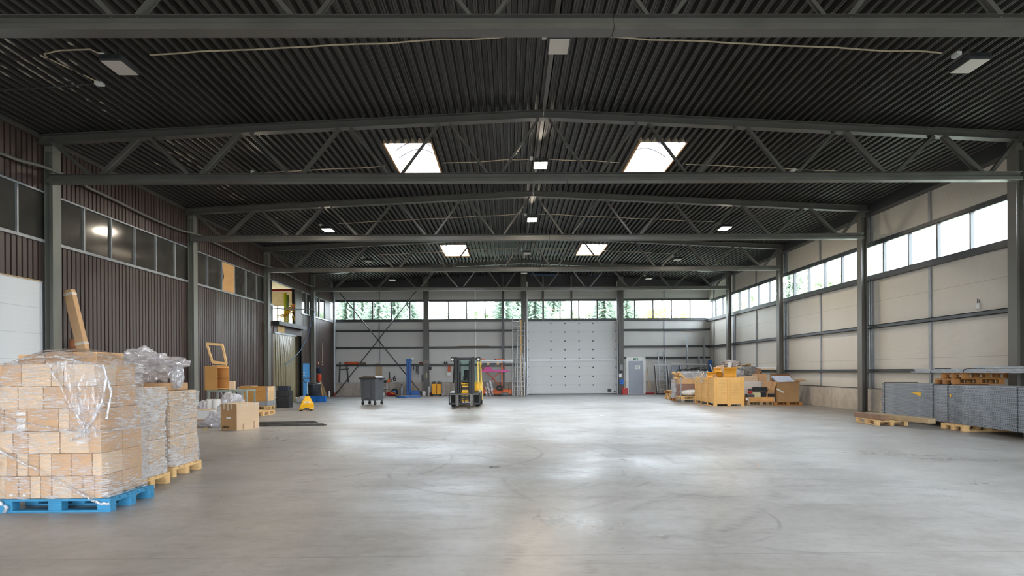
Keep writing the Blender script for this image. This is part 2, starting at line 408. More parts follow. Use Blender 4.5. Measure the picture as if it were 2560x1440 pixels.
# pale corrosion patches on the deck, left side
bl = MB()
for px, py, a in [(35, 125, .28), (70, 150, .2), (105, 185, .22), (135, 200, .3), (160, 215, .14), (150, 155, .16), (182, 222, .12), (218, 250, .07), (250, 257, .05), (260, 277, .06), (298, 302, .05),
                  (430, 355, .2), (455, 385, .26), (470, 400, .2), (500, 420, .16), (515, 432, .1), (395, 410, .12), (560, 470, .14), (585, 487, .2), (610, 498, .16), (690, 545, .14), (10, 185, .14), (182, 110, .06)]:
    d = ray(px, py); t = (7.3-1.5)/d.z; p = EYE+d*t
    for _ in range(3): t = (roofz((EYE+d*t).x)-.006-1.5)/d.z
    p = EYE+d*t; n = 14
    for dxk in ((-1, 0, 1) if a > .13 else (0,)):
        x0 = round((p.x-.032)/.19)*.19+.032+dxk*.19; aa = a*(1 if dxk == 0 else random.uniform(.3, .8)); yc = p.y+dxk*random.uniform(-.3, .3)
        bl.poly([(x0+cos(2*pi*k/n)*.042*random.uniform(.6, 1), yc+sin(2*pi*k/n)*aa*random.uniform(.6, 1.5), roofz(x0)-.005) for k in range(n)])
if bl.v:
    ob = bl.build('corrosion_patches', pm('white_corrosion', (168, 160, 150), .8, var=.5, scale=14), parent=ceiling)
    ob.location = -V(ceiling.location)
    ob['label'] = 'pale corroded patches on the dark roof deck'

# ---------------- right wall
mR = MB(); wR = XR
mR.bx(wR, wR+.12, YF, YB, .81, 4.70).bx(wR, wR+.12, YF, YB, 6.0, 7.35)
wallR = struct(mR.build('wall_right', M_wallR, loc=(0, 0, 0)))
def child(mb, name, mat, par, smooth=False, bevel=0, **k):
    """part given in world coordinates of a parent that is not rotated"""
    o = mb.build(name, mat, parent=par, smooth=smooth, bevel=bevel, loc=(0, 0, 0))
    o.location = -V(par.location); return o
struct(MB().bx(wR-.06, wR+.14, YF, YB, 0, .81).build('baseboard_right', M_plinth))
child(MB().bx(wR-.07, wR+.02, YF, YB, .80, .835), 'drip_edge', M_steel, wallR)
for z0, z1 in ((2.93, 3.05), (1.40, 1.50)):
    child(MB().bx(wR-.17, wR, YF, YB, z1-.02, z1).bx(wR-.17, wR-.15, YF, YB, z0, z1).bx(wR-.17, wR, YF, YB, z0, z0+.012), 'wall_rail', M_steelD, wallR)
child(MB().bx(wR-.17, wR+.1, YF, YB, 4.62, 4.80), 'window_sill_rail', M_steelD, wallR)
child(MB().bx(wR-.04, wR+.1, YF, YB, 5.89, 6.0), 'window_head_rail', M_steelD, wallR)
child(MB().bx(wR-.30, wR, YF, YB, 6.92, 6.96).bx(wR-.32, wR-.28, YF, YB, 6.92, 7.24), 'eaves_beam', M_steelD, wallR)
for k in range(6):
    y = TY[0]+6.4*k+3.55
    if y < YB: child(MB().bx(wR-.045, wR, y-.05, y+.05, .83, 4.62).bx(wR-.045, wR, y-.05, y+.05, 6.0, 6.93), 'panel_joint_post', M_post, wallR)
for k, y in enumerate(TY):
    g = MB()
    for dy, r in ((.10, .035), (.22, .05), (.36, .04)):
        g.bx(wR-.06, wR, y+dy, y+dy+r, .83, 4.62).bx(wR-.06, wR, y+dy, y+dy+r, 6.0, 6.93)
    child(g, 'panel_joint_post', M_post, wallR)
bays = [YF] + TY + [YB]
nwin = 0
def window_right(y0, y1):
    global nwin; nwin += 1
    w = struct(MB().bx(wR+.05, wR+.06, y0, y1, 4.8, 5.89).build('window_%d' % nwin, M_glass))
    fr = MB(); fr.bx(wR-.01, wR+.08, y0, y1, 4.8, 4.84).bx(wR-.01, wR+.08, y0, y1, 5.855, 5.9)
    k = math.ceil((y0-15.2)/1.2857)
    while 15.2+k*1.2857 < y1:
        y = 15.2+k*1.2857
        fr.bx(wR-.03, wR+.08, y-.03, y+.03, 4.8, 5.9); k += 1
    child(fr, 'window_frame', M_steelD, w); return w
for a, b in zip(bays[:-1], bays[1:]): window_right(a, b)

# ---------------- back wall
def XB(px, py=900): return PY(px, py, YB).x
def ZB(px, py): return PY(px, py, YB).z
B = YB
xc = [XB(1067.5), XB(1309.5), XB(1550)]
dx0, dx1, dz1 = XB(1319), XB(1542), ZB(1430, 801.4)
ex0, ex1, ez1 = XB(1565), XB(1613.5), ZB(1590, 893.5)
mb = MB()
mb.bx(XL-.1, dx0, B, B+.12, .85, 4.72).bx(dx1, XR, B, B+.12, ez1, 4.72).bx(ex1, XR, B, B+.12, .85, ez1).bx(dx1, ex0, B, B+.12, .85, ez1)
mb.bx(XL-.1, XR, B, B+.12, 6.08, 6.78)
mb.mat(1).bx(XL-.1, XR, B-.02, B+.12, 6.78, 7.9)
wallB = struct(mb.build('wall_back', [M_wallB, pm('dark_gable_panel', (52, 52, 54), .6, var=.1)], loc=(0, 0, 0)))
for a, b in ((XL-.1, dx0), (dx1, ex0), (ex1, XR)):
    struct(MB().bx(a, b, B-.05, B+.14, 0, .85).build('baseboard_back', M_plinth_b))
child(MB().bx(XL, dx0, B-.06, B+.02, .84, .875).bx(ex1, XR, B-.06, B+.02, .84, .875), 'drip_edge', M_galv, wallB)
def railB(x0, x1, z, h=.11, mat=None):
    child(MB().bx(x0, x1, B-.16, B, z-.02, z).bx(x0, x1, B-.16, B-.14, z-h, z).bx(x0, x1, B-.16, B, z-h, z-h+.015), 'wall_rail', mat or M_steelD, wallB)
for z in (4.18, 3.11, 1.99):
    railB(XL, xc[0]-.15, z); railB(xc[0]+.15, xc[1]-.1, z)
for z in (4.17, 3.10): railB(xc[2]+.15, XR, z)
railB(ex1, XR, 2.38)
railB(xc[2]+.15, ex0, 2.38)
child(MB().bx(XL, XR, B-.12, B+.02, 4.70, 4.84), 'window_sill_rail', M_steelD, wallB)
child(MB().bx(XL, XR, B-.06, B+.02, 6.02, 6.12), 'window_head_rail', M_steelD, wallB)
for px, mt in ((949.5, M_post), (1189, M_white), (1661.5, M_post)):
    x = XB(px); child(MB().bx(x-.04, x+.04, B-.04, B, .86, 4.72).bx(x-.04, x+.04, B-.04, B, 6.1, 6.78), 'panel_joint_post', mt, wallB)
x = XB(1258.5); child(MB().bx(x-.07, x+.07, B-.3, B-.16, 0, 7.7), 'wall_post', M_steelD, wallB)
for px in (1358, 1428.6):
    x = XB(px); child(MB().bx(x-.06, x+.06, B-.2, B-.08, 4.75, 7.6), 'wall_post', M_steel, wallB)
for a, b, ms in ((XL, xc[0]-.14, (885.2, 932, 978.6, 1025)), (xc[0]+.14, xc[1]-.1, (1120.4, 1166.5, 1212.6)), (xc[1]+.1, xc[2]-.1, (1400, 1447, 1492.7)), (xc[2]+.1, XR-.2, (1586.4, 1632.5, 1678.6, 1725))):
    nwin += 1
    wn = struct(MB().bx(a, b, B+.05, B+.06, 4.84, 6.03).build('window_%d' % nwin, M_glass))
    fr = MB().bx(a, b, B, B+.08, 4.84, 4.88).bx(a, b, B, B+.08, 5.99, 6.03)
    for px in ms:
        x = XB(px, 780); fr.bx(x-.035, x+.035, B-.02, B+.08, 4.84, 6.03)
    child(fr, 'window_frame', M_steelD, wn)

# ---------------- left wall
def clad(m, y0, y1, z0, z1, x=XL, P=.155):
    n0 = math.ceil(y0/P-1e-6); rows = [(y0, 0)]
    i = n0
    while i*P < y1:
        y = i*P
        for a, d in ((0, 0), (.003, -.06), (.041, -.06), (.044, 0)):
            if y0 < y+a < y1: rows.append((y+a, d))
        i += 1
    rows.append((y1, 0))
    m.sheet([[(x+d, y, z0) for y, d in rows], [(x+d, y, z1) for y, d in rows]])
mL = MB()
OP = (28.4, 31.3)
clad(mL, YF, YB, 5.88, 7.4)
for a, b in ((YF, 2), (14.44, 28.4), (32.25, YB)): clad(mL, a, b, 0, 4.72)
clad(mL, 2, 14.44, 3.72, 4.72)
wallL = struct(mL.build('wall_left', M_brown))
# backing of the wall (outer leaf), with the hatch opening left free
struct(MB().bx(XL-.16, XL-.08, YF, OP[0], 0, 7.5).bx(XL-.16, XL-.08, 32.25, YB+.3, 0, 7.5).bx(XL-.16, XL-.08, OP[0], 32.25, 5.88, 7.5)
       .bx(XL-.16, XL-.08, OP[0], 31.3, 3.42, 3.95).bx(XL-.16, XL-.08, 31.3, 32.25, 3.42, 5.88).build('wall_left', M_black))
child(MB().bx(XL-.02, XL+.05, YF, YB, 7.12, 7.26), 'eaves_trim', M_steel, wallL)
child(MB().bx(XL-.02, XL+.05, YF, OP[0], 4.66, 4.73).bx(XL-.02, XL+.05, 32.25, YB, 4.66, 4.73), 'window_sill', M_post, wallL)
child(MB().bx(XL-.02, XL+.02, YF, YB, 5.86, 5.9), 'window_head_trim', M_post, wallL)
def window_left(y0, y1, mull, mat=None):
    global nwin; nwin += 1
    wn = struct(MB().bx(XL-.05, XL-.04, y0, y1, 4.72, 5.88).build('window_%d' % nwin, mat or M_dglass))
    fr = MB()
    for y in mull: fr.bx(XL-.04, XL+.01, y-.022, y+.022, 4.72, 5.88)
    child(fr, 'window_frame', M_post, wn); return wn
window_left(YF, 14.72, [13.69-1.065*k for k in range(20)])
window_left(14.72, 21.15, [15.83, 16.9, 17.95, 19.03, 20.1])
w3 = window_left(21.15, OP[0], [22.27, 23.38, 24.45, 25.52, 26.6, 27.6])
window_left(32.25, 33.95, [32.3, 33.1, 33.9])
window_left(33.95, 36.5, [34.8, 35.35, 36.45])
child(MB().bx(XL-.04, XL+.01, 36.5, YB, 4.72, 5.88), 'panel_infill', M_brown, wallL)
# cardboard sheet taped in one pane
p = MB(); zz = [4.74, 5.0, 5.3, 5.6, 5.86]; e = [23.41, 23.45, 23.6, 23.47, 23.41]
p.add([(XL-.03, a, z) for a, z in zip(e, zz)]+[(XL-.01, 24.42, z) for z in zz]+[(XL-.02, a, z) for a, z in zip(e, zz)]+[(XL, 24.42, z) for z in zz],
      [(i, i+1, 5+i+1, 5+i) for i in range(4)]+[(10+i, 15+i, 16+i, 11+i) for i in range(4)])
tag(p.build('cardboard_sheet', pm('tan_board', (206, 160, 104), .7, var=.08)), 'tan cardboard sheet covering one pane of the left window strip', 'cardboard sheet')

# ---------------- front wall behind the viewer, its wide opening added to bring in frontal daylight
struct(MB().bx(XL-.1, XC-7, YF-.15, YF, 0, 7.9).bx(XC+7, XR+.1, YF-.15, YF, 0, 7.9).bx(XC-7, XC+7, YF-.15, YF, 4.2, 7.9).build('wall_front', M_wallB))

# ---------------- room behind the hatch on the left
rm = MB(); RY = 36.0
rm.bx(XL-5, XL-.16, 26.5, RY, 3.80, 3.95).bx(XL-5, XL-.16, 26.5, RY, 6.5, 6.65)          # mezzanine slab and its ceiling
rm.bx(XL-5, XL-.16, RY, RY+.1, 0, 4.25).bx(XL-5, XL-.16, RY, RY+.1, 5.5, 6.6)
rm.bx(XL-5.1, XL-5, 26.5, RY, 0, 6.6).bx(XL-5, XL-.16, 26.4, 26.5, 0, 6.6)
struct(rm.build('wall_side', pm('cream_room_panel', (212, 198, 168), .7)))
struct(MB().bx(XL-5, XL-.16, 26.5, RY, -.25, -.01).build('floor', M_plinth_b))
nwin += 1
wn = struct(MB().bx(XL-5, XL-.2, RY+.02, RY+.03, 4.25, 5.5).build('window_%d' % nwin, M_glass))
fr = MB()
for x in (-15.9, -14.9, -13.9, -12.9, -12.1): fr.bx(x-.04, x+.04, RY-.05, RY+.05, 4.25, 5.5)
child(fr, 'window_frame', M_white, wn)
portal('portal_room', (XL-2.6, RY+.15, 4.87), (0, -1, 0), 4.8, 1.25)
struct(MB().bx(XL-4.9, XL-.3, 33.0, 33.12, 5.98, 6.12).build('trim_2', M_red))
# ================================================================== steelwork
def loc_mb(loc):
    m = MB(); m.X = Matrix.Translation(-V(loc)); return m
XLF, XRF = -10.95, 12.40
NODE = 2.385
def make_truss(Y, label):
    loc = (XC, Y, 6.05); t = thing('roof_truss', label, 'roof truss', loc, group='roof trusses')
    zt = lambda x: roofz(x)-.012
    # bottom chord: open channel with a deep lower lip
    c = [(-.11, 0), (.11, 0), (.11, .085), (.03, .09), (.03, .19), (.11, .19), (.11, .2), (-.11, .2), (-.11, .19), (-.03, .19), (-.03, .09), (-.11, .085)]
    for nm, a, b in (('bottom_chord', XLF, XC+.55), ('bottom_chord', XC+.556, XRF)):
        loc_mb(loc).prof(c, (a, Y-.11, 6.05), (b, Y-.11, 6.05)).build(nm, M_steel, t, loc=(0, 0, 0), bevel=.006)
    c = [(-.1, 0), (.1, 0), (.1, .014), (.006, .02), (.006, .185), (.1, .188), (.1, .2), (-.1, .2), (-.1, .188), (-.006, .185), (-.006, .02), (-.1, .014)]
    for a, b in ((XLF-.3, XC), (XC, XRF+.3)):
        loc_mb(loc).prof(c, (a, Y-.11, zt(a)-.2), (b, Y-.11, zt(b)-.2)).build('top_chord', M_steel, t, loc=(0, 0, 0))
    for k in range(-4, 5):
        xt = XC+k*NODE
        for s in (-1, 1):
            xb = XC+(k+s*.5)*NODE
            if not XLF-.2 < xb < XRF+.2: continue
            far = abs(k+s*.25)
            w, d = (.05, .07) if far < 1.5 else (.065, .10) if far < 3 else (.085, .15)
            p = V((xt+s*.13, Y-.11, zt(xt)-.195)); q = V((xb-s*.15, Y-.11, 6.245))
            m = loc_mb(loc); dd = (q-p).normalized(); n = V((dd.z, 0, -dd.x))
            m.beam(p, q, d, .008, up=n).beam(p+V((0, -d/2, 0)), q+V((0, -d/2, 0)), .006, w, up=n).beam(p+V((0, d/2, 0)), q+V((0, d/2, 0)), .006, w, up=n)
            m.build('brace', M_steel, t, loc=(0, 0, 0))
    for s, xe in ((-1, XLF), (1, XRF)):
        xb = XC+s*4.5*NODE
        m = loc_mb(loc); m.beam((xe, Y-.11, zt(xe)-.1), (xb+s*.1, Y-.11, 6.245), .09, .08).build('brace', M_steel, t, loc=(0, 0, 0))
    return t
tl = ['grey steel roof truss nearest the camera, crossing the very top of the picture', 'second grey steel roof truss from the camera, in front of the two large skylights',
      'third grey roof truss from the camera, between the single and the three lit lamps', 'fourth grey roof truss from the camera, in front of the two far skylights',
      'farthest grey roof truss, in front of the end wall windows']
t0 = make_truss(TY[0], tl[0])
for Y, l in zip(TY[1:], tl[1:]): dup(t0, (XC, Y, 6.05), label=l)

def make_column(side, mat):
    """H section standing at the side wall, origin at its foot"""
    t = thing('steel_column', 'x', 'column', (0, 0, 0))
    w, d, tf, tw = .27, .2, .014, .01
    MB().bx(-d/2, -d/2+tf, -w/2, w/2, .02, 7.15).bx(d/2-tf, d/2, -w/2, w/2, .02, 7.15).bx(-d/2, d/2, -tw/2, tw/2, .02, 7.15).build('shaft', mat, t, loc=(0, 0, 0))
    MB().bx(-d/2-.04, d/2+.04, -w/2-.03, w/2+.03, 0, .02).build('base_plate', mat, t, loc=(0, 0, 0))
    MB().bx(-d/2-.02, d/2+.02, -w/2-.01, w/2+.01, 7.15, 7.17).bx(-d/2, d/2, -w/2+.02, -w/2+.035, 6.85, 7.15).build('bracket', mat, t, loc=(0, 0, 0))
    return t
ll = ['steel column at the left wall level with the truss at the very top, out of sight', 'grey green steel column at the left edge, beside the white sectional gate',
      'second steel column along the left brown wall, behind the heap of crumpled film', 'third steel column along the left brown wall, beside the clear strip curtain', 'last steel column along the left wall, with the red and white sign']
lr = ['steel column at the right wall level with the truss at the very top, out of sight', 'steel column at the right edge of the picture behind the long steel uprights', 'second steel column along the right wall, left of the long steel uprights',
      'third steel column along the right wall, behind the open carton', 'last steel column along the right wall, behind the wooden crate']
cl = make_column(-1, M_steelL); cr_ = make_column(1, M_steelC)
for k, Y in enumerate(TY):
    if k == 0: continue
    if k == 1:
        cl.location = (XLF-.1, Y+.115, 0); cl['label'] = ll[1]; cr_.location = (XRF+.1, Y+.115, 0); cr_['label'] = lr[1]
        for o in (cl, cr_): o['group'] = 'steel columns of the hall'
    else:
        dup(cl, (XLF-.1, Y+.115, 0), label=ll[k], group='steel columns of the hall'); dup(cr_, (XRF+.1, Y+.115, 0), label=lr[k], group='steel columns of the hall')
for x, l in zip(xc, ['grey steel column in the end wall between the slings and the yellow drums', 'grey steel column in the end wall directly left of the white gate', 'grey steel column in the end wall directly right of the white gate']):
    t = thing('steel_column', l, 'column', (x, B-.32, 0), group='end wall columns')
    MB().bx(-.16, .16, -.14, -.126, .02, 7.6).bx(-.16, .16, .126, .14, .02, 7.6).bx(-.006, .006, -.14, .14, .02, 7.6).build('shaft', M_steel, t, loc=(0, 0, 0))
    MB().bx(-.2, .2, -.17, .17, 0, .02).build('base_plate', M_steel, t, loc=(0, 0, 0))
# cross bracing rods in the end wall
for (a, b), l in ((((849, 732), (1054, 984)), 'thin dark bracing rod on the end wall falling to the right'), (((1040.7, 728), (843, 981)), 'thin dark bracing rod on the end wall falling to the left')):
    off = .62 if b[0] > 1000 else .56
    p, q = PY(*a, B-off), PY(*b, B-off)
    t = thing('bracing_rod', l, 'bracing rod', (q.x, q.y, q.z))
    loc_mb(q).cyl(p, q, .032, 8).build('rod', M_steelD, t, loc=(0, 0, 0)); d = (q-p).normalized()
    loc_mb(q).beam(q-d*.12, q+d*.12, .12, .012, up=(0, 1, 0)).build('end_plate', M_steelD, t, loc=(0, 0, 0))
# pale rain pipes in the far corners
for px, y0, l, bend in ((836, 984, 'pale vertical rain pipe in the far left corner', 1), (1784, 970, 'pale vertical rain pipe in the far right corner', -1)):
    x = PY(px, 900, B-.55).x
    t = thing('rain_pipe', l, 'pipe', (x, B-.55, 0))
    MB().tube([(0, 0, .22), (0, 0, 6.3), (0, 0, 6.55), (-.12*bend, 0, 6.75), (-.16*bend, 0, 7.0), (-.16*bend, 0, 7.3)], .075, 12).build('pipe', M_post, t, smooth=True, loc=(0, 0, 0))
    MB().cyl((0, 0, 0), (0, 0, .22), .095, 12).build('sleeve', pm('rusty_red_pipe', (120, 62, 48), .7), t, smooth=True, loc=(0, 0, 0))
# thin service pipe along the left wall, in front of the columns
pts = []; yy = 5.0
while yy < 33.4:
    ph = (yy-1.65) % 6.4
    z = 6.36+.05*sin(yy*.9)
    x = XLF+.05 if (ph < .9 or ph > 5.9) else XL+.12
    pts.append((x, yy, z)); yy += .45
t = thing('service_pipe', 'thin grey pipe running high along the brown left wall', 'pipe', (XL+.12, 5, 6.3))
loc_mb((XL+.12, 5, 6.3)).tube(pts, .035, 8).build('pipe', M_steelL, t, smooth=True, loc=(0, 0, 0))
for y in (16.6, 18.9, 22.6, 25.2): loc_mb((XL+.12, 5, 6.3)).cyl((XL+.12, y, 6.36), (XL+.12, y, 7.2), .008, 6).build('hanger', M_steelL, t, loc=(0, 0, 0))

# ================================================================== skylights
M_curb = pm('cream_skylight_curb', (206, 184, 156), .7, var=.1)
M_rustw = pm('stained_plywood', (196, 150, 104), .75, var=.2)
M_dome = film('opal_dome', .0, tint=.93)
def mat_dome():
    t = NT('opal_acrylic'); tr = t.n('BsdfTransparent', None, Color=(.75, .77, .80, 1)).outputs[0]; tl = t.n('BsdfTranslucent', None, Color=(.9, .9, .9, 1)).outputs[0]
    return t.done(t.n('MixShader', None, Fac=.5, i1=tr, i2=tl).outputs[0])
M_opal = mat_dome()
def skylight(x, y, label, n0):
    z = roofz(x)+.10; loc = (x, y, z)
    t = thing('skylight', label, 'skylight', loc, group='roof skylights')
    hx, hy, h = .625, 1.285, .3
    c = MB().bx(-hx-.03, -hx, -hy, hy, -.1, h).bx(hx, hx+.03, -hy, hy, -.1, h).bx(-hx, hx, hy, hy+.03, -.1, h).bx(-hx, hx, -hy-.03, -hy, -.1, h)
    c.build('curb', M_curb, t, loc=(0, 0, 0))
    MB().bx(-hx-.035, -hx+.005, -hy, hy, -.115, -.09).bx(hx-.005, hx+.035, -hy, hy, -.115, -.09).bx(-hx, hx, hy-.005, hy+.03, -.13, -.09).build('edge_trim', M_rustw, t, loc=(0, 0, 0))
    rows = []
    for j in range(13):
        yy = -hy+2*hy*j/12; k = max(0, 1-abs(yy/hy)**6)
        rows.append([(-hx+2*hx*i/12, yy, h+.02+.3*k*cos(pi/2*(-1+2*i/12))) for i in range(13)])
    MB().sheet(rows).build('dome', M_opal, t, smooth=True, loc=(0, 0, 0))
    for yy in (-.9, -.3, .3, .9):
        MB().tube([(-hx+2*hx*i/12, yy, h+.27*cos(pi/2*(-1+2*i/12))) for i in range(13)], .02, 6).build('rib', M_steelD, t, loc=(0, 0, 0))
    return t
for (x, y), l in zip(SKY, ['near left skylight, open cream shaft above the second truss', 'near right skylight, open cream shaft above the second truss', 'far left skylight, small bright opening behind the third truss', 'far right skylight, small bright opening behind the third truss']):
    skylight(x, y, l, 0)

# ================================================================== lamps
M_fin = pm('grey_lamp_casting', (78, 80, 84), .5, .4)
M_diff = pm('off_lamp_diffuser', (206, 198, 190), .35, var=.02)
M_lit = mat_emit('lit_led_panel', (1.0, .86, .68, 1), 14)
def make_lamp(lit):
    t = thing('high_bay_lamp', 'x', 'lamp', (0, 0, 0))
    b = MB().bx(-.19, .19, -.26, .26, .0, .035)
    for i in range(24): b.bx(-.19+i*.0161, -.19+i*.0161+.006, -.26, .26, .035, .11)
    for i in range(0): pass
    b.build('housing', M_fin, t, loc=(0, 0, 0))
    MB().bx(-.175, .175, -.245, .245, -.012, 0).build('diffuser', M_lit if lit else M_diff, t, loc=(0, 0, 0))
    MB().tube([(-.12, 0, .1), (-.12, 0, .2), (0, 0, .24), (.12, 0, .2), (.12, 0, .1)], .01, 6).cyl((0, 0, .24), (0, 0, .42), .01, 6).build('bracket', M_steelD, t, loc=(0, 0, 0))
    MB().bx(-.3, -.22, -.1, .06, .16, .22).build('junction_box', M_white, t, loc=(0, 0, 0))
    return t
lamp_on, lamp_off = make_lamp(True), make_lamp(False)
LX = [-6.95, .93, 8.4]
def place_lamp(x, y, z, lit, label, first=[0, 0]):
    src = lamp_on if lit else lamp_off; i = 0 if lit else 1
    if first[i] == 0:
        src.location = (x, y, z); src['label'] = label; src['group'] = 'ceiling lamps'; first[i] = 1; return src
    return dup(src, (x, y, z), label=label, group='ceiling lamps')
def lz(x): return roofz(x)-.42
nm = ['left', 'middle', 'right']
for i, x in enumerate(LX):
    place_lamp(x, 10.75, lz(x), False, ['unlit finned lamp at the upper left, with a pale cable bent round beside it', 'unlit square lamp just below the first truss near the ridge', 'unlit finned lamp at the upper right corner'][i])
    place_lamp(x, 23.05, lz(x), True, ['lit lamp at the left of the row of three glowing lamps', 'lit lamp at the middle of the row of three glowing lamps', 'lit lamp at the right of the row of three glowing lamps'][i])
    place_lamp(x, 29.6, lz(x), False, ['small unlit lamp on the left beyond the third truss', 'small unlit lamp near the ridge between the far skylights', 'small unlit lamp on the right beyond the third truss'][i])
    place_lamp(x, 35.6, lz(x), False, ['unlit lamp close to the end wall on the left', 'unlit lamp close to the end wall near the ridge', 'unlit lamp close to the end wall on the right'][i])
    place_lamp(x, 1.9, lz(x), True, ['lit lamp above the viewer on the left', 'lit lamp above the viewer near the ridge', 'lit lamp above the viewer on the right'][i])
place_lamp(LX[1], 16.95, lz(LX[1]), True, 'lit lamp hanging alone between the two near skylights')
place_lamp(LX[0], 16.95, lz(LX[0]), True, 'lit lamp hidden behind the second truss on the left')
place_lamp(LX[2], 16.95, lz(LX[2]), False, 'unlit lamp hidden behind the second truss on the right')
def cable(pts, label, r=.014, mat=None, name='power_cable', cat='cable', **k):
    return tag(MB().tube(pts, r, 6).build(name, mat or M_cable, smooth=True), label, cat, **k)
def run(x0, x1, y, label, seedv=0):
    n = int(abs(x1-x0)/.5)+2; pts = []
    for i in range(n):
        x = x0+(x1-x0)*i/(n-1)
        pts.append((x, y+.015*sin(i*2.1+seedv), roofz(x)-.02-.025*abs(sin(i*.8+seedv))))
    return cable(pts, label)
run(-6.6, .7, 11.05, 'pale cable on the deck between the upper left lamp and the middle lamp', 1)
run(1.2, 8.1, 11.05, 'pale cable on the deck between the middle lamp and the upper right lamp', 2)
run(-1.9, .75, 17.5, 'pale cable running left from the lit lamp between the near skylights', 3)
run(1.2, 3.3, 17.5, 'pale cable running right from the lit lamp between the near skylights', 4)
run(5.2, 9.6, 17.4, 'pale cable to the right of the near right skylight', 5)
run(-7.4, -3.6, 17.5, 'pale cable to the left of the near left skylight', 6)
run(-6.7, .7, 23.6, 'pale cable linking the left and middle lamps of the row of three glowing lamps', 7)
run(1.2, 8.2, 23.6, 'pale cable linking the middle and right lamps of the row of three glowing lamps', 8)
run(-6.7, .7, 30.0, 'thin pale cable beyond the third truss on the left', 9)
run(1.2, 8.2, 30.0, 'thin pale cable beyond the third truss on the right', 10)
x0 = -7.2
cable([(x0, 10.7, lz(x0)+.2), (x0-.3, 10.8, roofz(x0)-.05), (x0-.9, 10.85, roofz(x0)-.04), (x0-1.25, 10.95, roofz(x0)-.05), (x0-1.3, 11.1, roofz(x0)-.05), (x0-1.15, 11.6, roofz(x0)-.04), (x0-1.0, 12.05, roofz(x0)-.04)],
      'pale cable bent in a hook left of the upper left lamp')
tag(MB().bx(x0-1.07, x0-.93, 12.0, 12.12, roofz(x0)-.09, roofz(x0)-.01).build('junction_box', M_white), 'small white junction box on the deck at the end of the hooked cable', 'junction box')
cable([(-11.0, 11.95, 7.12), (-9.6, 12.0, 7.2), (x0-1.07, 12.05, roofz(x0)-.06)], 'dark rod from the left wall to the small junction box', .012, M_steelD, 'tie_rod', 'rod')

# ================================================================== gates and doors
# white sectional gate in the end wall
g = MB().bx(dx0, dx1, B+.0, B+.06, .03, dz1)
door = struct(g.build('door_1', mat_panel('white_gate_panel', (206, 208, 208), rib=.57, seam=.568, off=.62, var=.02)))
child(MB().bx(dx0, dx1, B-.01, B+.06, 0, .05), 'bottom_seal', M_rubber, door)
hx_ = [XB(v) for v in (1377.4, 1412.6, 1447.7, 1482.5)]
for py in (808.4, 830.3, 852.6, 874.5, 896.3, 918.6, 940.9, 962.7):
    z = ZB(1430, py)
    for x in hx_: child(MB().cyl((x, B-.025, z), (x, B, z), .045, 10), 'hinge', M_dark, door)
    for x in (dx0+.04, dx1-.06): child(MB().bx(x-.04, x+.05, B-.04, B, z-.03, z+.05), 'roller_bracket', M_post, door)
z = ZB(1430, 900.5); child(MB().bx(dx0+.08, dx1-.12, B-.05, B, z-.04, z+.05), 'stiffening_rail', M_alu, door)
child(MB().bx(XB(1518.5), XB(1528), B-.02, B, ZB(1520, 980), ZB(1520, 972)), 'vent', M_dark, door)
child(MB().lathe([(0.02, 0), (.05, .02), (.05, .06), (.02, .07)], (XB(1536), B-.08, ZB(1536, 979)), 12, 'Y'), 'handle', M_black, door, smooth=True)
child(MB().bx(dx0-.14, dx0, B-.16, B+.02, 0, 7.3).bx(dx1, dx1+.12, B-.16, B+.02, 0, 7.3), 'guide_track', M_steel, door)
child(MB().bx(dx0-.05, dx0+.02, B-.2, B-.1, 0, 7.2).bx(dx1-.02, dx1+.04, B-.2, B-.1, 0, 7.2), 'guide_track', M_alu, door)
child(MB().bx(dx0-.12, dx1+.1, B-.1, B+.02, dz1, 4.72), 'lintel', M_steelD, door)
# shaft and springs high above the gate
zs = ZB(1400, 689); ys = B-.45
t = thing('spring_shaft', 'counterbalance shaft with two blue springs high above the white gate', 'door spring', (XB(1430), ys, zs))
lm = lambda: loc_mb((XB(1430), ys, zs))
lm().cyl((XB(1293), ys, zs), (XB(1548), ys, zs), .02, 8).build('shaft', M_steelD, t, loc=(0, 0, 0))
for a, b in ((1325, 1392), (1472, 1540)): lm().cyl((XB(a), ys, zs), (XB(b), ys, zs), .085, 14).build('spring', pm('dull_blue_spring', (44, 66, 92), .5), t, smooth=True, loc=(0, 0, 0))
for a in (1312, 1428, 1546): lm().bx(XB(a)-.03, XB(a)+.03, ys-.08, B-.02, zs-.12, zs+.12).build('bearing_plate', M_steel, t, loc=(0, 0, 0))
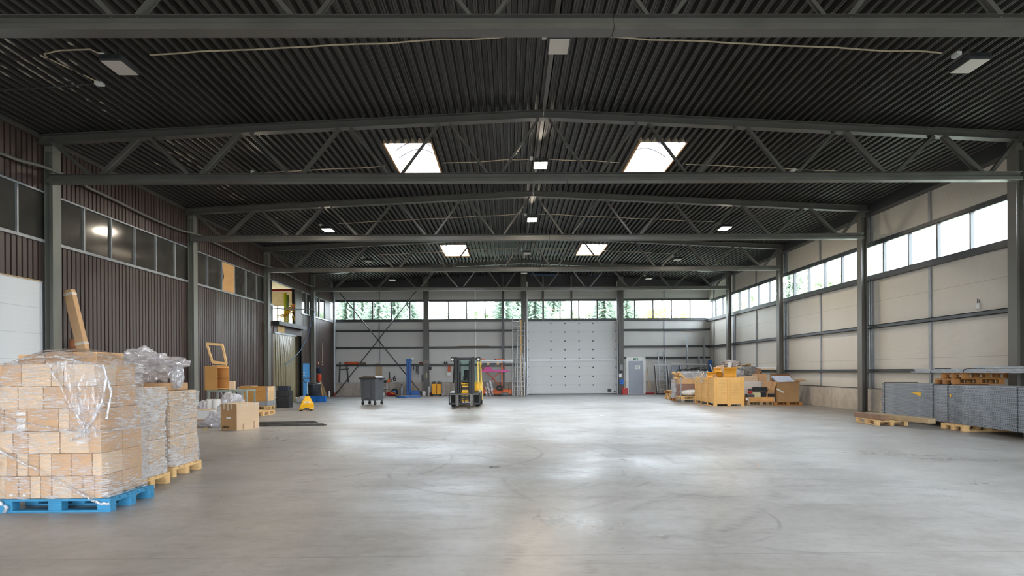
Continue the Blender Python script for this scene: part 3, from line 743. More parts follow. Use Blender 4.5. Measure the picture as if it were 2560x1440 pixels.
# grey pedestrian door
door = struct(MB().bx(ex0, ex1, B-.05, B+.03, 0, ez1).build('door_2', M_white))
lx0, lx1, lz1 = XB(1571.3), XB(1607.6), ZB(1590, 902.5)
M_dgrey = pm('blue_grey_door_paint', (160, 166, 178), .45, var=.03)
child(MB().bx(lx0, lx1, B-.075, B-.04, .03, lz1), 'door_leaf', M_dgrey, door, bevel=.006)
child(MB().cyl((lx1-.1, B-.13, 1.02), (lx1-.24, B-.13, 1.02), .013, 8).cyl((lx1-.1, B-.13, 1.02), (lx1-.1, B-.075, 1.02), .013, 8), 'door_handle', M_alu, door, smooth=True)
def text(s, size, loc, rot, mat, name, parent=None, label=None, cat=None, ext=.001, align='CENTER'):
    c = bpy.data.curves.new(name, 'FONT'); c.offset = .014*size/.125*.12; c.body = s; c.size = size; c.align_x = align; c.align_y = 'CENTER'; c.extrude = ext
    o = bpy.data.objects.new(name, c); o.data.materials.append(mat); COL.objects.link(o); o.rotation_euler = rot; o.location = loc
    bpy.context.view_layer.update()
    me = bpy.data.meshes.new_from_object(o.evaluated_get(bpy.context.evaluated_depsgraph_get()))
    o2 = bpy.data.objects.new(name, me); COL.objects.link(o2); o2.rotation_euler = rot; o2.location = loc
    bpy.data.objects.remove(o); o = o2
    if not me.materials: me.materials.append(mat)
    if parent: o.parent = parent
    if label: tag(o, label, cat)
    return o
M_ink = pm('black_ink', (22, 22, 24), .6, var=.02)
sx, sz = (XB(1589), ZB(1589, 898))
t = thing('exit_sign', 'green and white running man exit sign above the grey door', 'exit sign', (sx, B-.09, sz-.07))
M_green = pm('exit_green', (16, 128, 84), .5, var=.03)
MB().bx(-.14, .14, 0, .035, 0, .14).build('sign_body', M_green, t, loc=(0, 0, 0))
MB().lathe([(.001, 0), (.013, 0), (.013, .004), (.001, .004)], (-.045, -.004, .112), 10, 'Y').beam((-.05, -.003, .1), (-.06, -.003, .06), .004, .026, up=(1, 0, 0)).beam((-.06, -.003, .06), (-.03, -.003, .04), .004, .014, up=(0, 0, 1)).beam((-.03, -.003, .04), (-.04, -.003, .015), .004, .012, up=(1, 0, 0)) \
    .beam((-.06, -.003, .06), (-.09, -.003, .03), .004, .014, up=(0, 0, 1)).beam((-.05, -.003, .093), (-.02, -.003, .075), .004, .01).beam((-.055, -.003, .093), (-.085, -.003, .08), .004, .01).build('running_man', M_paper, t, loc=(0, 0, 0))
MB().bx(.0, .05, -.003, 0, .02, .12).build('doorway_symbol', M_paper, t, loc=(0, 0, 0))
MB().beam((.06, -.002, .07), (.125, -.002, .07), .004, .014).beam((.125, -.002, .07), (.1, -.002, .1), .004, .014).beam((.125, -.002, .07), (.1, -.002, .04), .004, .014).build('arrow', M_paper, t, loc=(0, 0, 0))
nx, nz = XB(1593), ZB(1593, 918)
t = thing('notice', 'white paper notice with lines of print on the grey door', 'notice', (nx, B-.082, nz-.12))
MB().bx(-.16, .16, 0, .003, 0, .24).build('sheet', M_paper, t, loc=(0, 0, 0))
for i, (a, b) in enumerate(((-.12, .12), (-.1, .11), (-.12, .08), (-.07, .1))):
    MB().bx(a, b, -.001, 0, .19-i*.05, .205-i*.05).build('print_line', M_ink, t, loc=(0, 0, 0))
# left side gate, blue door
door = struct(MB().bx(XL-.05, XL+.02, 2, 14.38, 0, 3.72).build('door_3', mat_panel('pale_sectional_gate', (214, 218, 222), rib=.11, seam=.61, off=.02, var=.03)))
child(MB().bx(XL-.02, XL+.04, 14.38, 14.46, 0, 3.75), 'door_frame', M_steelD, door)
child(MB().bx(XL-.02, XL+.03, 2, 14.38, 3.70, 3.73), 'top_seal', M_oldw, door)
door = struct(MB().bx(XL-.02, XL+.05, 32.3, 33.35, 0, 2.0).build('door_4', M_cyan))
child(MB().bx(XL-.02, XL+.06, 32.25, 32.3, 0, 2.0).bx(XL-.02, XL+.06, 33.35, 33.42, 0, 2.0).bx(XL-.02, XL+.065, 32.25, 33.42, 2.0, 2.06), 'door_frame', M_steelD, door)
for z in (1.35, 1.5): child(MB().bx(XL+.05, XL+.055, 32.38, 32.56, z-.03, z+.03), 'sticker', M_paper, door)
# loading opening with strip curtain
t = thing('strip_curtain', 'clear yellowish plastic strip curtain in the left wall opening', 'curtain', (XL, 29.85, 0))
lm = lambda: loc_mb((XL, 29.85, 0))
for i in range(13):
    y = 28.5+i*.225; bul = .18*sin(pi*i/12)
    rows = []
    for j in range(9):
        z = 3.36*j/8+.02; k = 1-(z/3.4)**3; xx = XL+.02+bul*k
        rows.append([(xx+.012*(i % 2)+.015*cos(a*pi), y+.125*a, z) for a in (-1, -.5, 0, .5, 1)])
    lm().sheet(rows).build('strip', M_pvc, t, smooth=True, loc=(0, 0, 0))
lm().bx(XL-.02, XL+.08, 28.4, 31.3, 3.37, 3.45).build('hanging_rail', M_galv, t, loc=(0, 0, 0))
struct(MB().bx(XL-.07, XL+.03, 28.4, 32.25, 3.45, 3.78).build('trim_3', M_brown))
struct(MB().bx(XL-.3, XL+.30, 28.35, 32.25, 3.78, 3.97).build('trim_4', pm('black_ledge', (36, 38, 42), .5)))
tag(MB().bx(XL+.032, XL+.05, 28.85, 29.7, 3.46, 3.76).build('plywood_board', pm('tan_plywood', (205, 170, 110), .7, var=.1)), 'small tan plywood board above the strip curtain', 'board')
# panel right of the hatch
struct(MB().bx(XL-.06, XL+.02, 31.3, 32.25, 3.97, 5.88).build('trim_5', M_brown))
# chairs stacked on the mezzanine edge
M_seat = pm('orange_red_chair_shell', (150, 62, 30), .5, var=.1)
def chair_proto():
    t = thing('stacking_chair', 'x', 'chair', (0, 0, 0))
    MB().sheet([[(x, .22-.44*j/5, .44+.02*(abs(x)/.2)**2-.012*sin(pi*j/5)) for x in (-.2, -.1, 0, .1, .2)] for j in range(6)]).build('seat', M_seat, t, smooth=True, loc=(0, 0, 0))
    MB().sheet([[(x, .2+.03*j, .58+.07*j-.02*(abs(x)/.2)**2) for x in (-.2, -.1, 0, .1, .2)] for j in range(5)]).build('backrest', M_seat, t, smooth=True, loc=(0, 0, 0))
    for s in (-1, 1):
        MB().tube([(s*.22, -.2, 0), (s*.22, -.22, .4), (s*.22, -.2, .44), (s*.22, .15, .44), (s*.22, .22, .5), (s*.22, .32, .86)], .013, 8).build('side_frame', M_yel, t, smooth=True, loc=(0, 0, 0))
        MB().tube([(s*.22, .1, .43), (s*.22, .2, .3), (s*.22, .26, 0)], .013, 8).build('leg', M_yel, t, smooth=True, loc=(0, 0, 0))
        MB().tube([(s*.22, -.2, .44), (s*.24, -.16, .62), (s*.24, .1, .64), (s*.22, .24, .6)], .012, 8).build('armrest', M_yel, t, smooth=True, loc=(0, 0, 0))
    return t
ch = chair_proto()
for i in range(4):
    pos = (XL-.42+.085*i, 30.75, 3.97+.07*i)
    l = 'yellow framed orange chair in the stack on the hatch ledge, %s' % ['lowest', 'second from the bottom', 'third from the bottom', 'topmost'][i]
    if i == 0: ch.location = pos; ch.rotation_euler.z = R(-90); ch['label'] = l; ch['group'] = 'stacked chairs in the hatch'
    else: dup(ch, pos, R(-90), l, 'stacked chairs in the hatch')
p = PY(713, 800, 31.9)
tag(MB().bx(p.x-.05, p.x+.05, 31.85, 31.97, 3.95, PY(713, 733, 31.9).z).build('hatch_post', pm('bright_yellow_post', (226, 232, 20), .4, var=.03)), 'bright yellow upright post in the hatch above the strip curtain', 'post')
p = PY(718.5, 800, 32.3)
tag(MB().bx(p.x-.06, p.x+.06, 32.2, 32.4, 3.95, PY(718, 738, 32.3).z).build('hatch_post', pm('lime_green_post', (120, 160, 20), .4, var=.03)), 'darker green post right behind the yellow one in the hatch', 'post')
# rail and hose in front of the hatch
p0, p1 = PXW(682, 771, XL+.28), PXW(787, 773, XL+.42)
cable([p0, (p0+p1)/2+V((0, 0, -.02)), p1], 'thin rail carried across the front of the hatch', .025, M_steelL, 'hose_rail', 'rail')
hp = [PXW(786, 778, XL+.42), PXW(779, 806, XL+.42), PXW(768, 843, XL+.42), PXW(752, 875, XL+.4), PXW(735, 895, XL+.36), PXW(722, 907, XL+.32), PXW(712, 913, XL+.26)]
cable(hp, 'light blue air hose hanging down in front of the strip curtain', .02, pm('blue_hose', (84, 122, 158), .5), 'air_hose', 'hose')
# ================================================================== outside
struct(MB().bx(-120, 120, -120, YF-.4, -.3, -.05).bx(-120, 120, YB+.3, 160, -.3, -.05).bx(-120, XL-5.2, YF-.4, YB+.3, -.3, -.05).bx(XR+.4, 120, YF-.4, YB+.3, -.3, -.05)
       .build('ground', pm('asphalt_and_grass', (128, 132, 118), .95, var=.2, scale=.3)))
def leaf_mat(name, a, b):
    t = NT(name); oi = t.noise(t.coord(), .8, 3)
    c = t.ramp(oi, [(.35, lin(a)), (.65, lin(b))])
    d = t.n('BsdfDiffuse', None, Color=c).outputs[0]; tl = t.n('BsdfTranslucent', None, Color=c).outputs[0]
    return t.done(t.n('MixShader', None, Fac=.35, i1=d, i2=tl).outputs[0])
ML_s = leaf_mat('hazed_spruce_needles', (140, 158, 144), (170, 184, 166)); ML_g = leaf_mat('hazed_green_leaves', (146, 166, 132), (184, 198, 164)); ML_y = leaf_mat('autumn_leaves', (190, 190, 120), (222, 186, 120))  # spruce and green tones lightened to stand in for haze and window glare
M_bark = pm('bark', (90, 76, 62), .9, var=.2)
def quad_leaf(m, p, a, b):
    m.add([p-a-b, p+a-b*.2, p+a*.6+b, p-a*.7+b*.8], [(0, 1, 2, 3)])
def rv(): return V((random.uniform(-1, 1), random.uniform(-1, 1), random.uniform(-1, 1)))
def spruce():
    t = thing('spruce_tree', 'x', 'tree', (0, 0, 0)); H = 12.0
    MB().cyl((0, 0, 0), (0, 0, H*.97), .2, 8, .02).build('trunk', M_bark, t, loc=(0, 0, 0))
    m = MB()
    for i in range(58):
        z = .8+(H-1.2)*i/57; L = (1-(z/H)**1.3)*3.1+.25
        for k in range(10):
            a = 2*pi*(k/9)+i*.7+random.random()*.3; LL = L*random.uniform(.75, 1.1)
            for j in range(10):
                f = (j+.6)/10; p = V((cos(a)*LL*f, sin(a)*LL*f, z-.28*LL*f+.1*sin(f*3)+random.uniform(-.06, .06)))
                s = .075+.10*(1-f)
                quad_leaf(m, p, V((cos(a), sin(a), -.3))*s*1.3, (V((-sin(a), cos(a), -.35))+rv()*.5)*s*.8)
                quad_leaf(m, p, V((cos(a+.6), sin(a+.6), -.6))*s, (V((0, 0, -1))+rv()*.5)*s*.7)
    m.build('crown', ML_s, t, loc=(0, 0, 0)); return t
def leafy(mat):
    t = thing('leafy_tree', 'x', 'tree', (0, 0, 0))
    MB().cyl((0, 0, 0), (0, 0, 4.5), .16, 8, .07).build('trunk', M_bark, t, loc=(0, 0, 0))
    br = MB(); m = MB()
    for i in range(26):
        a = random.random()*6.28; zz = random.uniform(2.2, 6.6); rr = 1.9*sin(pi*min(1, (zz-1.5)/6.4))**.8*random.uniform(.4, 1)
        c = V((cos(a)*rr, sin(a)*rr, zz)); br.cyl((0, 0, min(4.4, zz*.6)), c, .05, 5, .015)
        for _ in range(190):
            p = c+rv()*random.uniform(.1, .85); quad_leaf(m, p, rv()*.09, rv()*.08)
    br.build('branches', M_bark, t, loc=(0, 0, 0)); m.build('crown', mat, t, loc=(0, 0, 0)); return t
sp = spruce(); lg = leafy(ML_g); ly = leafy(ML_y)
first = {}
def plant(kind, px, top, Y, label, X=None, sc=1.0):
    src, H = {'s': (sp, 12.0), 'g': (lg, 7.5), 'y': (ly, 7.5)}[kind]
    p = PY(px, top, Y) if X is None else PXW(px, top, X)
    if kind not in first: first[kind] = 1; o = src; o['label'] = label; o['group'] = 'trees outside'
    else: o = dup(src, (0, 0, 0), random.random()*6, label, 'trees outside')
    s = (p.z+.1)/H; o.location = (p.x, p.y, -.1); o.scale = (s*sc, s*sc, s)
for a in [('s', 868, 738, 66, 'spruce outside the far left end of the end wall windows'), ('s', 905, 752, 74, 'spruce outside the second pane of the end wall windows'), ('s', 945, 742, 68, 'spruce outside the third pane of the end wall windows'),
          ('s', 990, 748, 70, 'spruce outside the fourth pane of the end wall windows'), ('s', 1022, 752, 76, 'spruce just left of the first end wall column'),
          ('g', 1155, 762, 64, 'pale leafy tree outside the window above the forklift'), ('g', 1195, 752, 62, 'pale leafy tree outside right of the window above the forklift'), ('g', 1232, 758, 66, 'leafy tree outside above the orange lift table'),
          ('s', 1262, 730, 58, 'large spruce outside above the ladders'), ('s', 1292, 745, 62, 'spruce outside directly left of the white gate'), ('s', 1336, 726, 60, 'tall spruce outside above the left end of the white gate'),
          ('s', 1385, 742, 66, 'spruce outside right of the tall one above the white gate'), ('g', 1412, 756, 62, 'leafy tree outside above the middle of the white gate'), ('g', 1455, 752, 66, 'leafy tree outside above the right of the white gate'),
          ('s', 1512, 732, 62, 'spruce outside above the right end of the white gate'), ('s', 1563, 738, 64, 'spruce outside directly right of the white gate'), ('g', 1606, 772, 72, 'small leafy tree outside above the grey door'),
          ('y', 1662, 752, 62, 'yellowing autumn tree outside the right end wall windows'), ('y', 1697, 764, 66, 'second yellowing tree outside the right end wall windows'), ('g', 1752, 772, 72, 'small leafy tree outside the last end wall pane')]:
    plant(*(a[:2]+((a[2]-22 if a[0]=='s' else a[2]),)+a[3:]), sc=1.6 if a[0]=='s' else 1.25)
for a in [('g', 1806, 690, 22, 'leafy tree outside the farthest right wall window'), ('g', 1868, 695, 22, 'leafy tree outside the fourth bay of the right wall windows, left one'), ('g', 1893, 700, 24, 'leafy tree outside the fourth bay of the right wall windows, right one'),
          ('s', 1982, 640, 22, 'conifer outside the third bay of the right wall windows'), ('g', 2052, 640, 24, 'leafy tree outside the middle of the third bay right wall windows'), ('g', 2098, 645, 25, 'leafy tree outside beside the second right wall column'), ('g', 2138, 630, 24, 'leafy tree outside directly behind the second right wall column')]:
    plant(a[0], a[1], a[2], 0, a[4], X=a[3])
# ================================================================== shared builders
def make_pallet(wd, nm='euro pallet', dims=(1.2, .8)):
    L, W = dims
    t = thing('wooden_pallet', 'x', 'pallet', (0, 0, 0))
    for i, (y, w_) in enumerate(zip([-.5*W+.072, -.2*W, 0, .2*W, .5*W-.072], [.145, .1, .145, .1, .145])):
        MB().bx(-L/2, L/2, y-w_/2, y+w_/2, .122, .144).build('top_board', wd, t, loc=(0, 0, 0), bevel=.002)
    for x in (-L/2+.072, 0, L/2-.072):
        MB().bx(x-.072, x+.072, -W/2, W/2, .1, .122).build('cross_board', wd, t, loc=(0, 0, 0), bevel=.002)
        for y in (-W/2+.05, 0, W/2-.05):
            MB().bx(x-.072, x+.072, y-.05, y+.05, .022, .1).build('block', wd, t, loc=(0, 0, 0), bevel=.003)
    for y in (-W/2+.05, 0, W/2-.05):
        MB().bx(-L/2, L/2, y-.05, y+.05, 0, .022).build('bottom_board', wd, t, loc=(0, 0, 0), bevel=.002)
    return t
_pp = {}
def pallet(kind, loc, rz, label, group='wooden pallets'):
    if kind not in _pp:
        o = _pp[kind] = make_pallet({'pine': M_pine, 'blue': M_bluew, 'old': M_oldw, 'grey': wood('grey_old_wood', (150, 146, 138), 0), 'dark': wood('dark_orange_wood', (176, 122, 66), 0)}[kind])
        o.location = loc; o.rotation_euler.z = rz; tag(o, label, 'pallet', group); return o
    return dup(_pp[kind], loc, rz, label, group)
def carton(x0, x1, y0, y1, z0, z1, label, mat=None, group=None, lab=None, tape=True, name='cardboard_box', g=.004):
    loc = ((x0+x1)/2, (y0+y1)/2, z0); hx, hy, h = (x1-x0)/2-g, (y1-y0)/2-g, z1-z0-.003
    t = thing(name, label, 'box', loc, 0, group)
    MB().bx(-hx, hx, -hy, hy, 0, h).build('carton_body', mat or M_card, t, loc=(0, 0, 0), bevel=.006, seg=2)
    if tape: MB().bx(-hx-.0015, hx+.0015, -.025, .025, h-.07, h+.0015).build('tape', M_tape, t, loc=(0, 0, 0))
    if lab:
        for (lx, lz, w_, h_) in lab: MB().bx(lx-w_/2, lx+w_/2, -hy-.003, -hy, lz-h_/2, lz+h_/2).build('paper_label', M_paper, t, loc=(0, 0, 0))
    return t
def crumple(w, d, h, seed, mat, name='crumpled_film', n=56, amp=.34, f=3.2):
    m = MB(); rows = []; o = V((seed*7.3, seed*3.1, seed*1.7))
    for i in range(n+1):
        th = pi*i/n; row = []
        for j in range(n*2+1):
            ph = 2*pi*(j % (n*2))/(n*2)
            u = V((sin(th)*cos(ph), sin(th)*sin(ph), cos(th)))
            q = u+noise.noise_vector(u*1.9+o)*.45
            a = noise.noise(q*1.3+o); b = 1-abs(noise.noise(q*2.1+o))*2.4; c = 1-abs(noise.noise(q*4.6+o*2))*2.4; e_ = noise.noise(q*9+o)
            r = 1+amp*(a*1.2+b*.42+c*.20+e_*.12-.5)
            p = u*r; row.append((p.x*w/2, p.y*d/2, max(0, p.z*h/2+h/2)))
        rows.append(row)
    return m.sheet(rows)
def wrap(m, x0, x1, y0, y1, z0, z1, seed, nz=26, bulge=.012, amp=.016, taper=None, r=.05):
    """wrinkled film sleeve round a stack"""
    per = []
    ns = 14
    cs = [((x0+r, y0), (x1-r, y0)), ((x1, y0+r), (x1, y1-r)), ((x1-r, y1), (x0+r, y1)), ((x0, y1-r), (x0, y0+r))]
    for a, b in cs:
        for i in range(ns+1): per.append((a[0]+(b[0]-a[0])*i/ns, a[1]+(b[1]-a[1])*i/ns))
    per.append(per[0]); cx, cy = (x0+x1)/2, (y0+y1)/2; rows = []
    for k in range(nz+1):
        z = z0+(z1-z0)*k/nz; row = []; tp = taper((z-z0)/(z1-z0)) if taper else 1
        for x, y in per:
            v = V((x*3, y*3, z*7+seed*5)); e = bulge+amp*(1-abs(noise.noise(v))*2)*.8+amp*noise.noise(v*3)
            dx, dy = x-cx, y-cy; L = sqrt(dx*dx+dy*dy); row.append((cx+dx*tp+dx/L*e, cy+dy*tp+dy/L*e, z))
        rows.append(row)
    return m.sheet(rows)
def ribbon(m, pts, w, twist=0):
    """bunched film strand"""
    pts = [V(p) for p in pts]; P = []
    for i in range(len(pts)-1):
        for k in range(6): P.append(pts[i].lerp(pts[i+1], k/6))
    P.append(pts[-1])
    return m.tube([p+V((0, 0, .004*sin(i*1.7))) for i, p in enumerate(P)], [w*(.75+.4*abs(sin(i*.9))) for i in range(len(P))], 6)

# ================================================================== wrapped load on the blue pallet
pallet('blue', (-4.93, 6.90, 0), 0, 'blue painted pallet under the big film-wrapped carton stack at the left edge')
Xa = lambda px: (px-1286)/229.2+.058
LAY = [([-25, 13, 47, 76, 102, 129, 179, 206, 235, 254], 'bottom'), ([-25, 18, 43, 71, 98, 129, 178, 230, 254], 'second'), ([-25, 34, 72, 150, 222, 253], 'third'),
       ([-25, 13, 42, 69, 147, 173, 250], 'fourth'), ([-14, 47, 109, 182, 237], 'fifth'), ([2, 56, 130, 160, 237], 'topmost full')]
G1 = 'cartons stacked on the blue pallet'
for li, (ed, nm_) in enumerate(LAY):
    z0 = .146+li*.244
    for i, (a, b) in enumerate(zip(ed[:-1], ed[1:])):
        xa, xb = Xa(a), Xa(b); jy = random.uniform(0, .012)
        lab = None
        if li == 3 and i == 2: lab = [(0, .19, .1, .035), (0, .12, .1, .035), (0, .05, .09, .05)]
        if li == 2 and i == 3: lab = [(.06, .2, .1, .03), (.07, .12, .08, .03)]
        if li == 0 and i in (1, 2): lab = [(0, .04, .03, .03)]
        carton(xa, xb, 6.525+jy, 6.9, z0, z0+.244, 'front carton in the %s row of the blue pallet load, %s from left' % (nm_, ORD[i]), random.choice([M_card, M_card, M_card2]), G1, lab, tape=False)
    xs = [Xa(ed[0]), Xa(ed[0])*.55+Xa(ed[-1])*.45, Xa(ed[-1])]
    for i, (a, b) in enumerate(zip(xs[:-1], xs[1:])):
        carton(a, b, 6.905, 7.26, z0, z0+.244, 'rear carton in the %s row of the blue pallet load, %s one' % (nm_, ['inner', 'outer'][i]), M_card, G1, tape=False)
z0 = .146+6*.244
for i, (a, b) in enumerate(((-5.5, -5.2), (-5.19, -4.9), (-4.89, -4.62))):
    carton(a, b, 6.72, 7.2, z0, z0+.11+.03*(i > 0), 'low brown carton lying on top of the blue pallet load, %s' % ['left', 'middle', 'right'][i], M_card, G1, tape=False)
fm = MB()
wrap(fm, -5.55, -4.39, 6.50, 7.29, .15, .9, 1, nz=34, bulge=.012)
wrap(fm, -5.53, -4.44, 6.50, 7.28, .86, 1.62, 2, nz=34, bulge=.02, taper=lambda f: 1-.01*f)
rows = []
for i in range(15):
    y = 6.47+.84*i/14; rows.append([])
    for j in range(21):
        x = -5.54+1.12*j/20; u, v = abs(j/10-1), abs(i/7-1)
        rows[-1].append((x, y, 1.61+.18*max(0, 1-u**3)*max(0, 1-v**2.2)+.02*noise.noise(V((x*6, y*6, 0)))))
fm.sheet(rows)
rows = []
for i in range(22):
    f = i/21; z = 1.62-.82*f; xl = -4.98+.42*f**.8; rows.append([])
    for j in range(16):
        g_ = j/15; x = xl+(-4.37+.03*sin(f*5)-xl)*g_; rows[-1].append((x, 6.462-.02*sin(g_*pi)+.014*sin(g_*22+f*6)+.01*noise.noise(V((g_*8, f*8, 1))), z+.02*sin(g_*3)))
fm.mat(1).sheet(rows)
s1 = fm.build('stretch_film', [M_film, film('pleated_film', .55, (9, 9, 1.2), (0, R(-28), 0), white=.85, scale=5)], smooth=True)
tag(s1, 'clear crinkled stretch film around the carton stack on the blue pallet', 'stretch film')
M_strand = film('bunched_film', .85, (6, 6, 2), white=.85)
sm = MB()
for pts, w_ in (([(-4.95, 6.47, 1.55), (-4.82, 6.455, 1.35), (-4.72, 6.45, 1.15), (-4.6, 6.45, .98), (-4.48, 6.5, .9)], .014), ([(-4.4, 6.55, 1.45), (-4.42, 6.5, 1.2), (-4.5, 6.46, .98), (-4.62, 6.455, .84), (-4.72, 6.45, .78)], .016),
                ([(-5.56, 6.46, 1.1), (-5.3, 6.455, 1.0), (-5.0, 6.45, .93), (-4.75, 6.45, .9), (-4.55, 6.47, .96)], .01), ([(-5.58, 6.47, .72), (-5.25, 6.46, .55), (-4.9, 6.455, .38), (-4.6, 6.45, .2), (-4.42, 6.46, .1), (-4.34, 6.5, .09)], .014),
                ([(-5.52, 6.47, .55), (-5.5, 6.46, .3), (-5.49, 6.45, .12)], .014), ([(-5.5, 6.5, 1.60), (-5.2, 6.5, 1.68), (-4.9, 6.5, 1.69), (-4.6, 6.52, 1.62), (-4.42, 6.6, 1.56)], .010),
                ([(-4.42, 6.52, 1.6), (-4.38, 6.6, 1.3), (-4.4, 6.55, 1.0)], .012), ([(-5.49, 6.45, .13), (-5.4, 6.45, .06), (-5.44, 6.46, .02)], .018)):
    ribbon(sm, pts, w_)
sm.build('film_strand', M_strand, parent=s1, smooth=True, loc=(0, 0, 0)).location = -V(s1.location)

# second and third load
def load(x0, x1, y0, y1, rows_, cols, nm_, mat, pal, filmmat, taper=None, dz=.236, group=None, ztop=None):
    pallet(pal, ((x0+x1)/2, (y0+y1)/2, 0), 0, 'plain wooden pallet under the %s' % nm_)
    x0 += .03; x1 -= .03; y0 += .02; y1 -= .02
    for r in range(rows_):
        z0 = .146+r*dz; sh = random.uniform(-.015, .015)
        for c in range(cols):
            a = x0+(x1-x0)*c/cols; b = x0+(x1-x0)*(c+1)/cols
            carton(a+sh, b+sh, y0, (y0+y1)/2-.002, z0, z0+dz, 'front carton in %s, %s row up, %s from left' % (nm_, ORD[r], ORD[c]), mat, group, tape=False)
            carton(a+sh, b+sh, (y0+y1)/2+.002, y1, z0, z0+dz, 'rear carton in %s, %s row up, %s from left' % (nm_, ORD[r], ORD[c]), mat, group, tape=False)
    m = MB(); wrap(m, x0-.01, x1+.01, y0-.01, y1+.01, .15, .146+rows_*dz-.01, cols+x0, nz=40, bulge=.014, amp=.018, taper=taper)
    return tag(m.build('stretch_film', filmmat, smooth=True), 'crinkled stretch film around the %s' % nm_, 'stretch film')
M_filmw = film('dense_stretch_film', 1.15, (1.6, 1.6, 16), (0, R(-8), 0), white=.9, scale=4)
M_filmc = film('thin_stretch_film', .95, (1.5, 1.5, 14), (0, R(6), 0), white=.85, scale=4)
load(-5.86, -4.68, 7.45, 8.23, 5, 3, 'silvery middle one of three wrapped loads', M_card2, 'pine', M_filmw, taper=lambda f: 1+.02*sin(f*9), group='cartons of the silvery wrapped stack')
load(-6.02, -4.86, 8.62, 9.40, 5, 3, 'pale wrapped stack under crumpled film', M_card2, 'pine', M_filmc, taper=lambda f: 1+.025*sin(f*7+1), dz=.22, group='cartons of the pale wrapped stack')
for i, (a, b) in enumerate(((-5.8, -5.35), (-5.34, -4.98))):
    carton(a, b, 8.66, 9.3, 1.248, 1.36, 'flat brown carton on top of the pale wrapped stack, %s' % ['left', 'right'][i], M_card, tape=True)
tag(crumple(.84, .62, .50, 3, M_foil, amp=.42, n=80).build('crumpled_film', crinkle('milky_film', (236, 230, 230), .22, .18), smooth=True, loc=(-5.36, 8.98, 1.36)), 'big heap of crumpled milky film on top of the pale wrapped stack', 'crumpled film')
tag(crumple(.18, .2, .36, 5, M_foil, n=24).build('crumpled_film', M_foil, smooth=True, loc=(-4.93, 8.9, 1.25)), 'small wad of film hanging at the right corner of the pale wrapped stack', 'crumpled film')

# things leaning at the brown wall behind the loads
p, q = V((-11.03, 15.05, 3.6)), V((-10.15, 14.98, .06))
t = thing('long_carton', 'long square cardboard tube leaning against the brown wall beside the left column', 'box', q)
loc_mb(q).prof([(-.11, -.08), (.11, -.08), (.11, .08), (-.11, .08)], q, p, up=(0, 1, 0)).build('carton_body', M_card, t, loc=(0, 0, 0), bevel=.008)
d = (p-q).normalized()
for f in (.06, .42, .62, .97):
    c = q.lerp(p, f); loc_mb(q).prof([(-.113, -.083), (.113, -.083), (.113, .083), (-.113, .083)], c-d*.035, c+d*.035, up=(0, 1, 0)).build('tape', M_tape, t, loc=(0, 0, 0))
a = PY(172, 848, 15.1); tag(MB().cyl((a.x+.26, 15.1, .0), (a.x+.06, 15.15, a.z), .085, 14).build('carpet_roll', pm('rusty_brown_roll', (150, 96, 66), .8, var=.25, scale=8), smooth=True), 'rusty brown roll standing behind the long cardboard tube', 'roll')
a = PY(165, 862, 15.2); tag(MB().beam((a.x+.06, 15.25, 0), (a.x-.01, 15.3, a.z), .1, .02, up=(0, 1, 0)).build('wooden_board', M_pinez), 'pale board end beside the left column behind the wrapped loads', 'board')

# ================================================================== middle left
# big taped carton on the floor
A, Bq, Cq = FL(592.4, 1077), FL(552.3, 1074.8), FL(647.6, 1070.9)
ang = atan2(Cq.y-A.y, Cq.x-A.x)
L1, L2, H1 = .72, .60, .70
t = thing('cardboard_box', 'large single brown carton standing alone on the floor, taped shut', 'box', A, ang)
# local x along the right face, local y along the left face
MB().bx(0, L1, 0, L2, 0, H1).build('carton_body', M_card2, t, loc=(0, 0, 0), bevel=.006, seg=2)
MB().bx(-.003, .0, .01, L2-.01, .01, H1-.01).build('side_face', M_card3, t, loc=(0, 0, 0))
for y in (.18, .32, .47): MB().bx(-.006, .05, y-.022, y+.022, H1-.15-.03*(y == .32), H1+.002).build('tape', M_tape, t, loc=(0, 0, 0))
for x in (.12, .33, .6): MB().bx(x-.03, x+.03, -.003, .06, H1-.08-.03*(x == .6), H1+.002).build('tape', M_tape, t, loc=(0, 0, 0))
MB().bx(-.006, 0, .22, .38, .30, .345).build('paper_label', M_paper, t, loc=(0, 0, 0))
text('pwau', .125, (-.008, .40, .09), (R(90), 0, R(-90)), M_ink, 'lettering', t)
for x, z, w_, h_ in ((.2, .09, .045, .16), (.55, .12, .05, .2)): MB().bx(x-w_/2, x+w_/2, -.0025, 0, z-h_/2, z+h_/2).build('tape_residue', pm('rubbed_cardboard', (176, 146, 118), .85), t, loc=(0, 0, 0))
